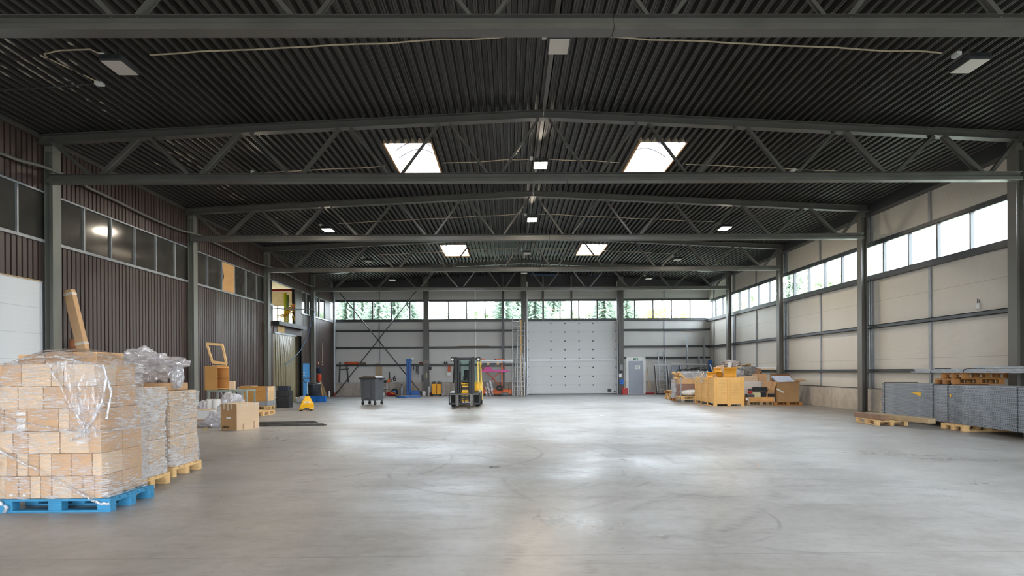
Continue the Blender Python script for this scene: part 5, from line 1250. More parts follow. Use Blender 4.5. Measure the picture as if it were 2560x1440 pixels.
# stretch wrapping machine
p = FL(1020, 993); 
t = thing('wrapping_machine', 'blue pallet wrapping machine with a round floor plate by the end wall', 'machine', (p.x, p.y+.1, 0))
MB().lathe([(.6, 0), (.76, .0), (.76, .07), (.74, .085), (.02, .085)], O0, 40).build('turntable', M_blue, t, loc=O0, smooth=True)
MB().lathe([(.74, .083), (.72, .092), (.01, .092)], O0, 32).build('turntable_plate', M_post, t, loc=O0)
MB().bx(-.27, .0, .95, 1.2, .02, 2.28).bx(-.31, .04, .93, 1.22, 2.15, 2.3).build('column', M_blue, t, loc=O0, bevel=.02, seg=2)
MB().bx(.0, .5, .85, 1.25, .02, .33).build('drive_box', M_blue, t, loc=O0, bevel=.01); MB().bx(-.2, -.07, .935, .95, .3, 2.1).build('carriage_slot', pm('dark_blue', (22, 60, 120), .4), t, loc=O0)
MB().bx(-.2, .1, .5, .95, .0, .03).build('connecting_plate', M_blue, t, loc=O0)
MB().box((.08, 1.05, 2.3), (.16, .1, .08)).cyl((.08, 1.0, 2.34), (.16, 1.0, 2.42), .03).build('tape_gun', M_white, t, loc=O0)
# slings, planks, canisters
for x0, y0, x1, y1, l in ((1034, 912, 1034.5, 931, 'leftmost of the three dark slings hanging from the rail'), (1041, 912, 1041.5, 935, 'middle one of the three dark slings hanging from the rail'), (1045, 912, 1045.5, 942, 'longest of the three dark slings hanging from the rail')):
    q0 = W(x1, y1, .18); t = thing('lifting_sling', l, 'sling', q0, group='slings on the rail')
    MB().beam(W(x0, y0, .18)-q0, W(x0, y1-6, .18)-q0, .07, .02, up=(0, 1, 0)).build('strap', M_steelD, t, loc=O0)
    MB().tube([V((cos(k*pi/5)*.035, 0, .07+sin(k*pi/5)*.07)) for k in range(10)], .012, 6, closed=True).build('hook', M_galv, t, loc=O0, smooth=True)
for a, b, w_, l in (((1027, 938), (1020.5, 985), .09, 'pale plank leaning right of the blue column, left one'), ((1030, 950), (1026, 984), .12, 'pale plank leaning right of the blue column, right one')):
    tag(MB().beam(W(*a, .15), W(*b, .5), w_, .03, up=(0, 1, 0)).build('plank', M_pinez), l, 'plank')
for x, l in ((1054.5, 'left of two dark U-shaped rods hanging beside the first end wall column'), (1057.5, 'right of two dark U-shaped rods hanging beside the first end wall column')): wtube([(x-1.3, 955), (x-1.3, 937), (x+1.3, 937), (x+1.3, 955)], .2, .012, M_steelD, 'steel_rod', l, 'rod')
p = W(1060, 987, .75); p.z = 0; tag(MB().lathe([(.11, 0), (.12, .03), (.12, .2), (.09, .26), (.03, .28), (.03, .31)], p, 14).build('plastic_canister', M_white, smooth=True), 'translucent white canister on the floor at the first end wall column', 'canister')
p = W(1073, 988, .65); p.z = 0; tag(MB().lathe([(.05, 0), (.055, .02), (.055, .5), (.03, .56), (.02, .6)], p, 14).build('white_cylinder', M_white, smooth=True), 'slim white cylinder standing right of the first end wall column', 'cylinder')
p = W(1078, 990, .8); p.z = 0; tag(crumple(.3, .2, .2, 44, None, n=16).build('tool_heap', pm('dark_red_tool', (120, 60, 56), .6, var=.4, scale=14), smooth=True, loc=p), 'small dark red tool on the floor left of the yellow drums', 'tool')
wbox(1059, 1072, 899, 909, .5, .14, pm('dirty_metal_box', (120, 112, 108), .5, .4), 'wall_box', 'metal box with fittings on the first end wall column', 'box')
wbox(1064.5, 1067, 932, 945, .49, .06, pm('yellow_white_bottle', (196, 200, 120), .4, var=.4, scale=20), 'spray_bottle', 'small spray bottle fixed to the first end wall column', 'bottle')
wbox(1072, 1078, 917, 925, .3, .15, M_black, 'wall_socket', 'black socket box right of the first end wall column', 'socket')
wbox(1047, 1056, 905, 911.5, .13, .1, pm('red_brown_pulley', (128, 64, 48), .6), 'pulley_block', 'reddish brown block on the rail left of the first end wall column', 'block')
for x, l in ((1112, 'left one of two small black bottles on the rail'), (1117, 'right one of two small black bottles on the rail')):
    p = W(x, 911, .1); tag(MB().lathe([(.045, 0), (.05, .02), (.05, .12), (.02, .16), (.03, .2)], p, 12).build('black_bottle', M_black, smooth=True), l, 'bottle', 'black bottles on the rail')
p = W(1091.5, 986, 1.2); t = thing('drum_trolley', 'pair of bright yellow drums on a dark trolley left of the forklift', 'drums', (p.x, p.y, 0))
for s in (-1, 1):
    MB().bx(s*.15-.135, s*.15+.135, -.13, .13, .1, .76).build('drum', pm('amber_drum', (236, 166, 10), .4, var=.05), t, loc=O0, bevel=.04, seg=3)
    MB().bx(s*.15-.1, s*.15+.1, -.1, .1, .765, .9).build('drum_cap', M_dark, t, loc=O0, bevel=.03)
MB().bx(-.3, .3, -.16, .16, .05, .1).bx(.285, .305, -.15, .15, .1, .85).bx(-.305, -.29, -.15, .15, .1, .6).build('trolley_frame', M_steelD, t, loc=O0)
for sx_ in (-.25, .25): MB().cyl((sx_, -.16, .05), (sx_, -.1, .05), .05, 12).build('wheel', M_rubber, t, loc=O0, smooth=True)
p = W(1103, 989, 1.1); p.z = 0; tag(crumple(.45, .3, .2, 46, None, n=20).build('plastic_bag', M_foil, smooth=True, loc=p), 'small pale bag on the floor between the yellow drums and the forklift', 'bag')
wbox(1119.5, 1126.5, 912, 929, .16, .08, pm('orange_hose_coil', (196, 96, 62), .6), 'hose_coil', 'orange coil hanging from the rail left of the forklift mast', 'coil')
wbox(1118, 1127, 931, 939, .16, .1, M_white, 'dispenser', 'small white dispenser below the orange coil', 'dispenser')
wbox(1143, 1224, 864.6, 867.6, .14, .08, wood('brown_batten', (150, 116, 92), 0), 'batten', 'long thin brown batten lying on the rail above the forklift', 'batten', bevel=0)
# scissor lift table with things on top
p = W(1240, 990, 1.3); p.z = 0
t = thing('scissor_lift', 'orange scissor lift table right of the forklift', 'lift table', p)
X_ = lambda px: PY(px, 950, B-1.3).x-p.x
Z_ = lambda py: PY(1240, py, B-1.3).z
MB().bx(X_(1198), X_(1279), -.2, .6, .12, Z_(973.5)).build('base_tray', M_org, t, loc=O0, bevel=.01)
M_or2 = pm('rusty_orange_arm', (176, 84, 54), .5)
for a, b in (((1207, 972), (1262, 917)), ((1259, 972), (1203, 917))):
    for y in (-.12, .5): MB().beam((X_(a[0]), y, Z_(a[1])), (X_(b[0]), y, Z_(b[1])), .05, .07, up=(0, 1, 0)).build('scissor_arm', M_or2, t, loc=O0)
MB().bx(X_(1253.5), X_(1256.5), -.18, -.1, .3, Z_(905)).build('post', M_org, t, loc=O0)
M_pink = pm('magenta_bar', (204, 78, 148), .5, var=.06)
MB().bx(X_(1193), X_(1267), -.28, -.2, Z_(929.5), Z_(924.5)).add([(X_(1267), -.28, Z_(929.5)), (X_(1267), -.2, Z_(929.5)), (X_(1274), -.24, Z_(927)), (X_(1267), -.28, Z_(924.5)), (X_(1267), -.2, Z_(924.5))], [(0, 2, 3), (1, 4, 2), (0, 1, 2), (3, 2, 4)]).build('crossbar', M_pink, t, loc=O0)
MB().prof([(X_(1210), Z_(925)), (X_(1232), Z_(925)), (X_(1229), Z_(919.5)), (X_(1225), Z_(917)), (X_(1216), Z_(917)), (X_(1212), Z_(919.5))], (0, -.27, 0), (0, -.15, 0)).build('bracket', M_pink, t, loc=O0)
MB().bx(X_(1194), X_(1252), -.2, .6, Z_(916), Z_(907.5)).build('table_top', M_steelD, t, loc=O0)
MB().bx(X_(1192), X_(1283), -.3, -.22, Z_(907), Z_(904.5)).bx(X_(1192), X_(1283), -.3, -.22, Z_(903), Z_(900.5)).build('safety_rail', M_alu, t, loc=O0)
for a in (1203, 1221, 1245): MB().bx(X_(a-3), X_(a+3), -.22, -.1, Z_(912), Z_(907)).build('wood_block', M_pine, t, loc=O0)
p2 = W(1199, 901, 1.65)
for px, l in ((1200, 'orange clamp lying on the lift table rail at the left'), (1247, 'orange clamp lying on the lift table rail at the right')):
    q0 = W(px, 900.3, 1.56); t = thing('screw_clamp', l, 'clamp', q0, group='orange clamps')
    MB().bx(-.28, .3, -.02, .02, .01, .05).bx(-.02, .04, -.03, .03, -.03, .1).build('clamp_bar', M_org, t, loc=O0, bevel=.006); MB().cyl((.08, 0, -.12), (.08, 0, .14), .012, 8).cyl((-.24, 0, .0), (-.24, 0, .09), .03, 8).build('spindle', M_steelD, t, loc=O0, smooth=True)
p = W(1223.5, 991, 1.8); p.z = 0; tag(MB().sheet([[(-.24+.48*i/14+.02*sin(j*1.3), -.03*sin(i*1.1+j*.4)+.05*noise.noise(V((i*.5, j*.5, 3)))-.004*j, .02+.94*j/16) for i in range(15)] for j in range(17)]).build('plastic_sheet', crinkle('grey_clear_sheet', (176, 182, 192), .3), smooth=True, loc=p), 'crumpled grey clear sheet hanging over the orange lift base', 'sheet')
q0 = W(1249, 971, 1.85); t = thing('cable_coil', 'black cable coil resting on the orange lift base', 'coil', (q0.x, q0.y, Z_(978)))
for k in range(4): MB().tube([V((cos(i*pi/10)*(.2-.02*k), .02*k, .2+sin(i*pi/10)*(.17-.02*k))) for i in range(20)], .02, 6, closed=True).build('coil_turn', M_black, t, loc=O0, smooth=True)
p = W(1261, 991, 1.8); p.z = 0; tag(crumple(.7, .3, .2, 52, None, n=20, amp=.18).build('grey_bag', pm('grey_bag_cloth', (112, 112, 114), .7), smooth=True, loc=p), 'flat grey bag on the floor under the right end of the orange lift base', 'bag')
wtube([(1257, 990, 1.75), (1257, 960.5, 1.75), (1272, 960.5, 1.75), (1272, 988, 1.75)], 1.7, .012, M_black, 'wire_stand', 'thin black wire frame standing at the right end of the lift base', 'frame')

# ladders
def ladder(a, b, wpx, l, top_d=.35, foot_d=1.1, n=None, mat=None, r=.022, wt=None):
    """a = top centre px, b = foot centre px, wpx = width in px"""
    P1, P0 = W(a[0], a[1], top_d), W(b[0], b[1], foot_d); P0.z = 0
    hw = wpx/38.94/2; wt = (wt or wpx)/38.94/2
    t = thing('ladder', l, 'ladder', P0, group='ladders'); q = P1-P0
    for s in (-1, 1): MB().beam((s*hw, 0, 0), q+V((s*wt, 0, 0)), .04, .06).build('stile', mat or M_alu, t, loc=O0)
    n = n or int(q.length/.28)
    for k in range(1, n):
        f = k/n; c = q*f; w2 = hw+(wt-hw)*f; MB().cyl(c+V((-w2, 0, 0)), c+V((w2, 0, 0)), .02, 8).build('rung', mat or M_alu, t, loc=O0, smooth=True)
    return t
ladder((1289.5, 793), (1290, 990), 17, 'tallest aluminium ladder leaning left of the white gate, reaching the window sill', .22, 1.0)
ladder((1303, 805), (1303, 990), 17, 'aluminium ladder leaning against the column left of the white gate', .55, 1.15)
ladder((1296, 885), (1294.5, 992), 17, 'short narrow topped step ladder in front of the tall ladders', 1.1, 1.6, wt=10)
ladder((1300, 886), (1303, 992), 16, 'second short ladder standing in front, closest to the white gate', 1.0, 1.75, wt=14)
tag(MB().beam(W(1301.5, 800, .5), V((W(1305, 990, .95).x, B-.95, 0)), .1, .03, up=(0, 1, 0)).build('plank', M_pinez), 'tall pale timber plank standing among the ladders', 'plank')
wtube([(1282.5, 903, .9), (1283, 989, .9)], .9, .03, M_alu, 'aluminium_tube', 'upright aluminium tube left of the ladders', 'tube')
wtube([(1313, 905, .75), (1316, 990, .8)], .9, .03, M_alu, 'aluminium_tube', 'upright aluminium tube between the ladders and the white gate', 'tube')
# fittings right of the gate
t_ = wbox(1551, 1557, 912, 926, .5, .1, M_post, 'door_control', 'grey control box with buttons on the column right of the white gate', 'control box')
for y in (916, 919.5, 923):
    q0 = W(1554, y, .51); child(MB().cyl(q0, q0-V((0, .015, 0)), .02, 8), 'button', M_red if y == 923 else M_black, t_)
wbox(1549, 1556.5, 927, 931.5, .5, .06, M_black, 'intercom', 'small black box under the gate control box', 'box')
wbox(1547.5, 1554, 934, 943.5, .49, .006, M_paper, 'notice', 'white sheet of paper on the column right of the white gate', 'notice', bevel=0)
wbox(1549.5, 1559.5, 948, 960.5, .62, .16, pm('bright_blue_box', (26, 100, 190), .4), 'letter_box', 'bright blue box on the column left of the grey door', 'box')
p = W(1562, 985, .9); p.z = 0
t = thing('snow_shovel', 'red snow shovel with a wooden shaft left of the grey door', 'shovel', p)
MB().sheet([[(x, -.06+.10*(1-(x/.19)**2)*.5+.12*z, z) for x in (-.18, -.12, -.04, .04, .12, .18)] for z in (0.0, .12, .24, .36, .42)]).build('blade', M_red, t, loc=O0, smooth=True)
MB().cyl((0, .0, .35), (.0, .55, 1.12), .016, 8).build('shaft', M_pinez, t, loc=O0, smooth=True); MB().tube([(0, .55, 1.1), (-.06, .58, 1.15), (-.05, .6, 1.23), (.05, .6, 1.23), (.06, .58, 1.15), (0, .55, 1.1)], .013, 6).build('grip', M_red, t, loc=O0, smooth=True)
p = W(1626, 986, .6); p.z = 0
t = thing('broom', 'broom with a red head standing right of the grey door', 'broom', p)
MB().bx(-.3, .27, -.04, .04, .05, .11).build('head', M_red, t, loc=O0, bevel=.01); MB().bx(-.29, .26, -.05, .05, 0, .05).build('bristles', pm('dark_red_bristle', (110, 34, 34), .9), t, loc=O0); MB().cyl((0, 0, .1), (-.12, .4, 1.5), .014, 8).build('handle', M_pinez, t, loc=O0, smooth=True)
wtube([(1617.5, 915, .15), (1622, 955, .35)], .2, .016, M_oldw, 'wooden_stick', 'short bare wooden handle leaning behind the broom', 'stick')
# aluminium frames
q0 = W(1700, 912, 1.0); t = thing('aluminium_stand', 'long aluminium frame with slanting legs leaning right of the broom', 'frame', (q0.x, q0.y, 0))
rel = lambda px, py, d: W(px, py, d)-V((q0.x, q0.y, 0))
MB().beam(rel(1636, 912, 1.0), rel(1677, 912, 1.0), .09, .07).beam(rel(1678, 910, 1.0), rel(1766, 911, 1.0), .1, .09).build('top_rail', M_alu, t, loc=O0)
for a, b in (((1636, 913), (1642, 983)), ((1667, 914), (1673.5, 978)), ((1699, 914), (1702, 975))):
    MB().beam(rel(*a, 1.0), rel(*b, 1.3), .05, .06, up=(0, 1, 0)).build('leg', M_steelD, t, loc=O0); MB().beam(rel(a[0]+2, a[1], 1.06), rel(b[0]+1.5, b[1]-5, 1.36), .03, .03, up=(0, 1, 0)).build('leg_strip', M_alu, t, loc=O0)
MB().bx(rel(1640, 984, 1.3).x, rel(1670, 984, 1.3).x, rel(1640, 984, 1.3).y-.04, rel(1640, 984, 1.3).y+.04, 0, .09).build('bottom_rail', M_black, t, loc=O0)
ladder((1651, 879), (1657, 978), 13, 'thin aluminium ladder behind the slanting frame', .3, .8, mat=M_post)
ladder((1654.5, 892), (1659, 982), 17, 'wider aluminium ladder just in front of the thin one', .45, .9)
wbox(1679, 1706, 915, 982, .45, .04, M_dgrey, 'grey_board', 'flat blue grey door panel leaning against the end wall', 'panel', floor=True)
for a, b, l in (((1717, 843), (1721, 985), 'left one of two tall upright steel posts against the right end wall'), ((1759, 843), (1764, 985), 'right one of two tall upright steel posts against the right end wall')):
    P0 = W(*b, .9); P0.z = 0; tag(MB().beam(P0, W(*a, .25), .085, .05, up=(0, 1, 0)).build('steel_post', M_post), l, 'post')
wbox(1746, 1750, 890, 985, .7, .06, M_post, 'steel_post', 'shorter upright post between the two tall ones', 'post', floor=True)
q0 = W(1733, 925, 2.2); t = thing('metal_rack', 'dark metal tray of scrap tubes in front of the right end wall', 'tray', (q0.x, q0.y, 0))
for sx_ in (-.75, .75): MB().bx(sx_-.03, sx_+.03, -.03, .03, 0, q0.z).build('leg', M_steelD, t, loc=O0)
MB().bx(-.8, .82, -.05, .6, q0.z, q0.z+.05).build('tray', M_black, t, loc=O0)
for k in range(9):
    a = random.uniform(-.6, .3); MB().cyl((a, random.uniform(0, .4), q0.z+.07), (a+random.uniform(.2, .6), random.uniform(0, .4), q0.z+random.uniform(.1, .3)), .018, 6).build('scrap_tube', random.choice([M_alu, M_steelD]), t, loc=O0)
for a, b, l in (((1786, 905), (1798, 930), 'blue pointed bar leaning in the far right corner'), ((1809, 900), (1814, 930), 'blue bar leaning right of the far right corner')):
    P_ = PY(a[0]+3, a[1], 37.0); P_.x = min(P_.x, XR-.3); tag(MB().beam((P_.x-.05, 36.8, 0), (P_.x, 37.2, P_.z), .22, .1, up=(0, 1, 0)).build('blue_bar', M_blue), l, 'bar')
# ================================================================== right hand pile
# stack of pallets and wrapped cartons
p = FL(1672, 998)
for i, (dx, rz_, k) in enumerate(((.12, -4, 'pine'), (.2, 3, 'pine'), (.16, 5, 'dark'), (.1, -3, 'pine'))[:3]):
    pallet(k, (p.x+.45+dx, p.y+.45, .146*i), R(rz_), 'pallet in the small stack left of the wooden crate, %s' % ['lowest', 'middle', 'top'][i])
tag(MB().box((p.x+.55, p.y+.45, .146*3+.01), (.95, .7, .02), R(-4)).build('wooden_board', M_pine), 'thin board lying on the small pallet stack left of the crate', 'board')
p = FL(1700, 1003); q = V((p.x+.15, p.y+.4, 0))
pallet('dark', q, R(88), 'low pallet under the narrow wrapped cartons left of the crate')
Mx = [M_card2, pm('grey_pink_card', (186, 172, 164), .7), M_card, M_card3]
for k, (z0, z1, w_, mt) in enumerate(((.146, .44, .36, Mx[1]), (.445, .64, .33, M_white), (.645, .86, .34, Mx[1]), (.865, 1.05, .36, Mx[2]))):
    carton(q.x-w_, q.x+.16, q.y-.3, q.y+.3, z0, z1, 'wrapped carton in the narrow column left of the crate, %s' % ['lowest', 'second from below', 'third from below', 'topmost'][k], mt)
m = MB(); wrap(m, q.x-.38, q.x+.19, q.y-.32, q.y+.32, .15, 1.05, 4, nz=24)
tag(m.build('stretch_film', M_filmc, smooth=True), 'stretch film around the narrow column of cartons left of the crate', 'stretch film')
for k, (a, b, l) in enumerate((((1682, 931), (1706, 951), 'leftmost timber offcut sticking up above the narrow cartons'), ((1686, 944), (1712, 956), 'second timber offcut lying across the narrow cartons'), ((1697, 931), (1706, 953), 'third timber offcut above the narrow cartons, upright'), ((1701, 938), (1712, 954), 'rightmost timber offcut above the narrow cartons'))):
    P_, Q_ = PY(*a, q.y-.4-.05*k), PY(*b, q.y-.05); Q_.z = max(Q_.z, 1.07)
    tag(MB().beam(P_, Q_, .14, .1).build('timber_offcut', M_piney), l, 'timber', 'timber offcuts')
p = FL(1719, 1007)
for i, k in enumerate(('grey', 'pine')): pallet(k, (p.x+.35, p.y+.55, .146*i), R(2), 'pallet directly left of the crate, %s' % ['the grey one below', 'the pale one above'][i])
q = V((p.x+.3, p.y+.5, .292))
tag(crumple(1.0, .7, .3, 61, None, n=24, amp=.18).build('white_sack', M_white, smooth=True, loc=q), 'white plastic sack on the two pallets left of the crate', 'sack')
carton(q.x-.45, q.x+.4, q.y+.37, q.y+.75, .292, .85, 'brown carton behind the white sack left of the crate', pm('purple_brown_card', (140, 108, 96), .8))
carton(q.x-.45, q.x+.45, q.y+.37, q.y+.78, .853, 1.12, 'upper brown carton behind the white sack, topmost', M_card)
tag(MB().bx(q.x-.57, q.x-.52, q.y-.3, q.y-.25, .292, 1.2).build('steel_upright', M_post), 'grey perforated steel strip standing between cartons left of the crate', 'strip')
p = PY(1735, 960, 33.5); q = V((p.x, 33.5, 0))
pallet('pine', q, 0, 'pallet under the silvery wrapped block behind the crate')
for k in range(5): carton(q.x-.72, q.x+.72, q.y-.4, q.y+.4, .146+k*.26, .146+(k+1)*.26, 'silvery wrapped carton layer behind the crate, %s from below' % ORD[k], pm('lilac_grey_card', (186, 180, 184), .6), 'layers of the silvery block behind the crate', tape=False)
m = MB(); wrap(m, q.x-.74, q.x+.74, q.y-.42, q.y+.42, .15, 1.44, 6, nz=30); tag(m.build('stretch_film', M_filmw, smooth=True), 'dense stretch film around the silvery block behind the crate', 'stretch film')

# big wooden crate
A = FL(1785, 1015.5); Rr = FL(1861, 1014.7); Lf = FL(1728, 1007.3)
x0, x1, y0, y1 = A.x, A.x+1.27, A.y, A.y+2.55; H = 1.19
t = thing('wooden_crate', 'big new pine crate full of scrap in front of the right wall', 'crate', ((x0+x1)/2, (y0+y1)/2, 0))
lm = lambda: loc_mb(((x0+x1)/2, (y0+y1)/2, 0))
MP = wood('bright_pine', (232, 184, 112), 0, .14); MPy = wood('bright_pine_side', (232, 184, 112), 1, .14); MPz = wood('bright_pine_post', (228, 178, 104), 2, .12)
n = 8
for k in range(n):
    za, zb = .16+(H-.16)*k/n, .16+(H-.16)*(k+1)/n-.002
    lm().bx(x0+.03, x1-.03, y0+.022, y0+.044, za, zb).build('front_board', MP, t, loc=O0, bevel=.002); lm().bx(x0+.03, x1-.03, y1-.044, y1-.022, za, zb).build('rear_board', MP, t, loc=O0)
    lm().bx(x0+.022, x0+.044, y0+.03, y1-.03, za, zb).build('side_board', MPy, t, loc=O0, bevel=.002); lm().bx(x1-.044, x1-.022, y0+.03, y1-.03, za, zb).build('side_board', MPy, t, loc=O0)
for x in (x0, (x0+x1)/2-.07, x1-.14): lm().bx(x, x+.14, y0, y0+.022, .0, H+.005).build('front_post', MPz, t, loc=O0, bevel=.003); lm().bx(x, x+.14, y1-.022, y1, .0, H).build('rear_post', MPz, t, loc=O0)
for y in (y0, y0+(y1-y0)/3-.05, y0+2*(y1-y0)/3-.05, y1-.1): lm().bx(x0-.004, x0+.021, y+.003, y+.1, 0, H+.003).build('side_post', MPz, t, loc=O0, bevel=.003); lm().bx(x1-.021, x1+.004, y+.003, y+.1, 0, H-.002).build('side_post', MPz, t, loc=O0)
lm().bx(x0+.03, x1-.03, y0+.03, y1-.03, .13, .16).build('bottom', MP, t, loc=O0); lm().bx(x0+.01, x1-.01, y0+.004, y0+.02, .08, .14).bx(x0+.004, x0+.02, y0+.01, y1-.01, .001, .025).build('base_rail', MP, t, loc=O0)
# scrap heaped in the crate
M_or = pm('amber_plastic', (224, 158, 46), .4, var=.08)
def comb(px, py, Y, w_, h_, tilt, rz_, label):
    P_ = PY(px, py, Y); t = thing('amber_guard', label, 'guard', P_, group='amber plastic guards'); t.rotation_euler = (R(tilt), 0, R(rz_))
    rows = [[(x, .05*sin((z/h_)*pi)+.004*sin(x*90), z) for x in [(-w_/2+w_*i/16) for i in range(17)]] for z in (0, h_*.3, h_*.6, h_*.8, h_)]
    m = MB().sheet(rows); 
    m.sheet([[(v[0], v[1]+.012, v[2]) for v in r] for r in rows]); m.build('shell', M_or, t, loc=O0, smooth=True)
    MB().bx(-w_/2, w_/2, -.012, .02, h_*.86, h_*.9).bx(-w_/2, w_/2, -.012, .02, h_*.96, h_).build('rib', M_or, t, loc=O0)
    g = MB()
    for i in range(12): g.bx(-w_/2+.03+i*(w_-.06)/12, -w_/2+.04+i*(w_-.06)/12, -.01, .0, 0, .06)
    g.build('slot', pm('amber_slot', (150, 92, 20), .6), t, loc=O0)
comb(1825.5, 944.5, y0+.16, .54, .44, 4, 2, 'large upright amber plastic guard sticking out at the front of the crate')
comb(1781, 945.5, y0+.5, .42, .27, -8, 8, 'left amber plastic guard lying in the crate')
comb(1796, 944, y0+.7, .4, .3, 30, -40, 'tilted amber plastic guard in the middle of the crate')
comb(1799, 938, y0+1.2, .4, .36, -25, 25, 'amber plastic guard at the back of the crate under the loose carton')
tag(crumple(x1-x0-.14, y1-y0-.16, .34, 71, None, n=30, amp=.22).build('scrap_heap', pm('mixed_scrap', (150, 128, 108), .8, var=.5, scale=9), smooth=True, loc=((x0+x1)/2, (y0+y1)/2, .9)), 'mixed brown scrap filling the wooden crate', 'scrap', kind='stuff')
def scrapbox(px, py, Y, dims, rot, mat, label, name='cardboard_piece', cat='cardboard'):
    P_ = PY(px, py, Y); return tag(MB().box(O0, dims, Matrix.Rotation(R(rot[0]), 3, 'X') @ Matrix.Rotation(R(rot[1]), 3, 'Y') @ Matrix.Rotation(R(rot[2]), 3, 'Z')).build(name, mat, loc=P_, bevel=.004), label, cat)
scrapbox(1795, 926, y0+1.4, (.42, .34, .02), (60, 25, 20), M_card, 'loose brown cardboard flap rising above the amber guards')
scrapbox(1801, 922, y0+1.7, (.34, .3, .02), (80, -35, 0), M_card2, 'pointed cardboard flap above the crate, left of the upright guard')
scrapbox(1746, 939, y0+1.9, (.5, .1, .03), (0, -32, 10), M_oldw, 'grey wooden lath leaning up in the crate, left end', 'lath', 'lath')
scrapbox(1752, 941, y0+1.7, (.45, .08, .03), (0, -38, 30), M_piney, 'pale wooden lath leaning up in the left of the crate', 'lath', 'lath')
scrapbox(1789, 942, y0+.3, (.2, .1, .09), (0, 45, 0), pm('pinkish_tube_card', (186, 140, 120), .7), 'small folded pinkish card behind the front edge of the crate')
def rods(items, Y0, name, mat, lab, r=.012):
    for i, (a, b) in enumerate(items):
        A_, B_ = PY(*a, Y0+.1*i), PY(*b, Y0+.08*i+.05); B_.z = .95; tag(MB().cyl(A_, B_, r, 6).build(name, mat), lab % ORD[i], 'rod', 'thin metal rods sticking out of the crate')
rods([((1745, 925), (1757, 945)), ((1752, 922), (1756, 945)), ((1748, 928), (1766, 944)), ((1760, 930), (1754, 946)), ((1769, 926), (1760, 944)), ((1764, 935), (1748, 942)), ((1731, 936), (1742, 946))], y0+1.2, 'metal_rod', M_alu, 'thin grey metal rod sticking out of the left of the crate, %s from the left')
tag(MB().cyl(PY(1775.5, 912, y0+1.5), PY(1785, 936, y0+1.3), .03, 8).build('grey_tube', M_post, smooth=True), 'thicker grey tube slanting out of the middle of the crate', 'tube')
# wrapped heap behind the crate
p = PY(1850, 950, 28.7)
pallet('pine', (p.x+.1, 28.6, 0), R(90), 'pallet under the heap of film and cardboard behind the crate')
carton(p.x-.75, p.x+.95, 28.1, 29.2, .146, 1.12, 'large carton under the film heap behind the crate', M_card2)
def heapP(px, py, Y, w_, d_, h_, seed, mat, label, name='crumpled_film', cat='crumpled film', amp=.3):
    P_ = PY(px, py, Y); return tag(crumple(w_, d_, h_, seed, None, n=34, amp=amp).build(name, mat, smooth=True, loc=P_), label, cat)
M_gfilm = pm('grey_wrapping_film', (128, 128, 126), .25, var=.35, scale=6, bump=.6, bscale=12)
heapP(1848, 944, 28.3, .72, .6, .42, 81, M_foil, 'silvery crumpled film between the amber guard and the grey film')
heapP(1868, 942, 28.3, .95, .6, .52, 82, M_gfilm, 'dark grey glossy film bundle above the pale carton')
heapP(1892, 943, 28.2, .42, .5, .44, 83, pm('brown_paper', (166, 132, 106), .7, var=.3, scale=8), 'crumpled brown paper right of the grey film bundle', 'crumpled_paper', 'crumpled paper')
heapP(1800, 943, y0+.9, .34, .4, .24, 84, M_gfilm, 'small grey film bundle between the amber guards', amp=.25)
heapP(1826, 922, 28.9, .95, .7, .42, 85, pm('mixed_waste', (176, 166, 160), .6, var=.5, scale=10, bump=.5), 'white and brown waste heap behind the upright amber guard', 'waste_heap', 'waste heap')
for px, py, dm, rt, mt, l in ((1851, 918, (.5, .4, .03), (8, 6, 10), M_card2, 'flat pale cardboard lying on the film heap'), (1865, 914, (.35, .3, .03), (-10, 4, 40), M_card, 'flat brown cardboard on top of the film heap'), (1872, 912.5, (.15, .13, .13), (0, 0, 20), M_card3, 'tiny brown cube carton on top of the film heap'),
                              (1824, 913, (.12, .2, .26), (0, 10, 0), M_paper, 'upright white folder on top of the waste heap')):
    scrapbox(px, py, 28.5, dm, rt, mt, l)
# long white packages on the wall shelf behind
qa, qb = PXW(1888, 921, 12.75), PXW(1947, 921, 12.75); t = thing('long_package', 'long white and brown packages lying on the right wall rail behind the film heap', 'package', (12.74, (qa.y+qb.y)/2, 1.5)); hl = (qa.y-qb.y)/2
MB().bx(-.12, .12, -hl, hl, 0, .14).build('package', M_white, t, loc=O0, bevel=.01); MB().bx(-.125, -.12, -hl*.9, hl*.3, .01, .06).build('brown_side', M_card2, t, loc=O0)
# pale carton, cartons on it
p = PY(1891, 990, 26.3); xa, xb = PY(1860, 990, 26.3).x, PY(1922, 990, 26.3).x
pallet('dark', ((xa+xb)/2, 26.75, 0), 0, 'pallet under the pale grey carton behind the batteries')
carton(xa, xb, 26.3, 27.2, .146, PY(1890, 952, 26.3).z, 'wide pale grey carton behind the batteries', pm('pale_grey_card', (206, 200, 194), .7, var=.03), tape=False)
zc = PY(1890, 952, 26.3).z
carton(xa+.05, xa+.68, 26.45, 27.1, zc, zc+.22, 'flat printed carton on the pale grey carton, left one', pm('printed_card', (196, 172, 146), .8, var=.15, scale=20))
carton(xa+.7, xb-.02, 26.4, 27.1, zc, zc+.30, 'brown carton on the pale grey carton, right one', M_card)
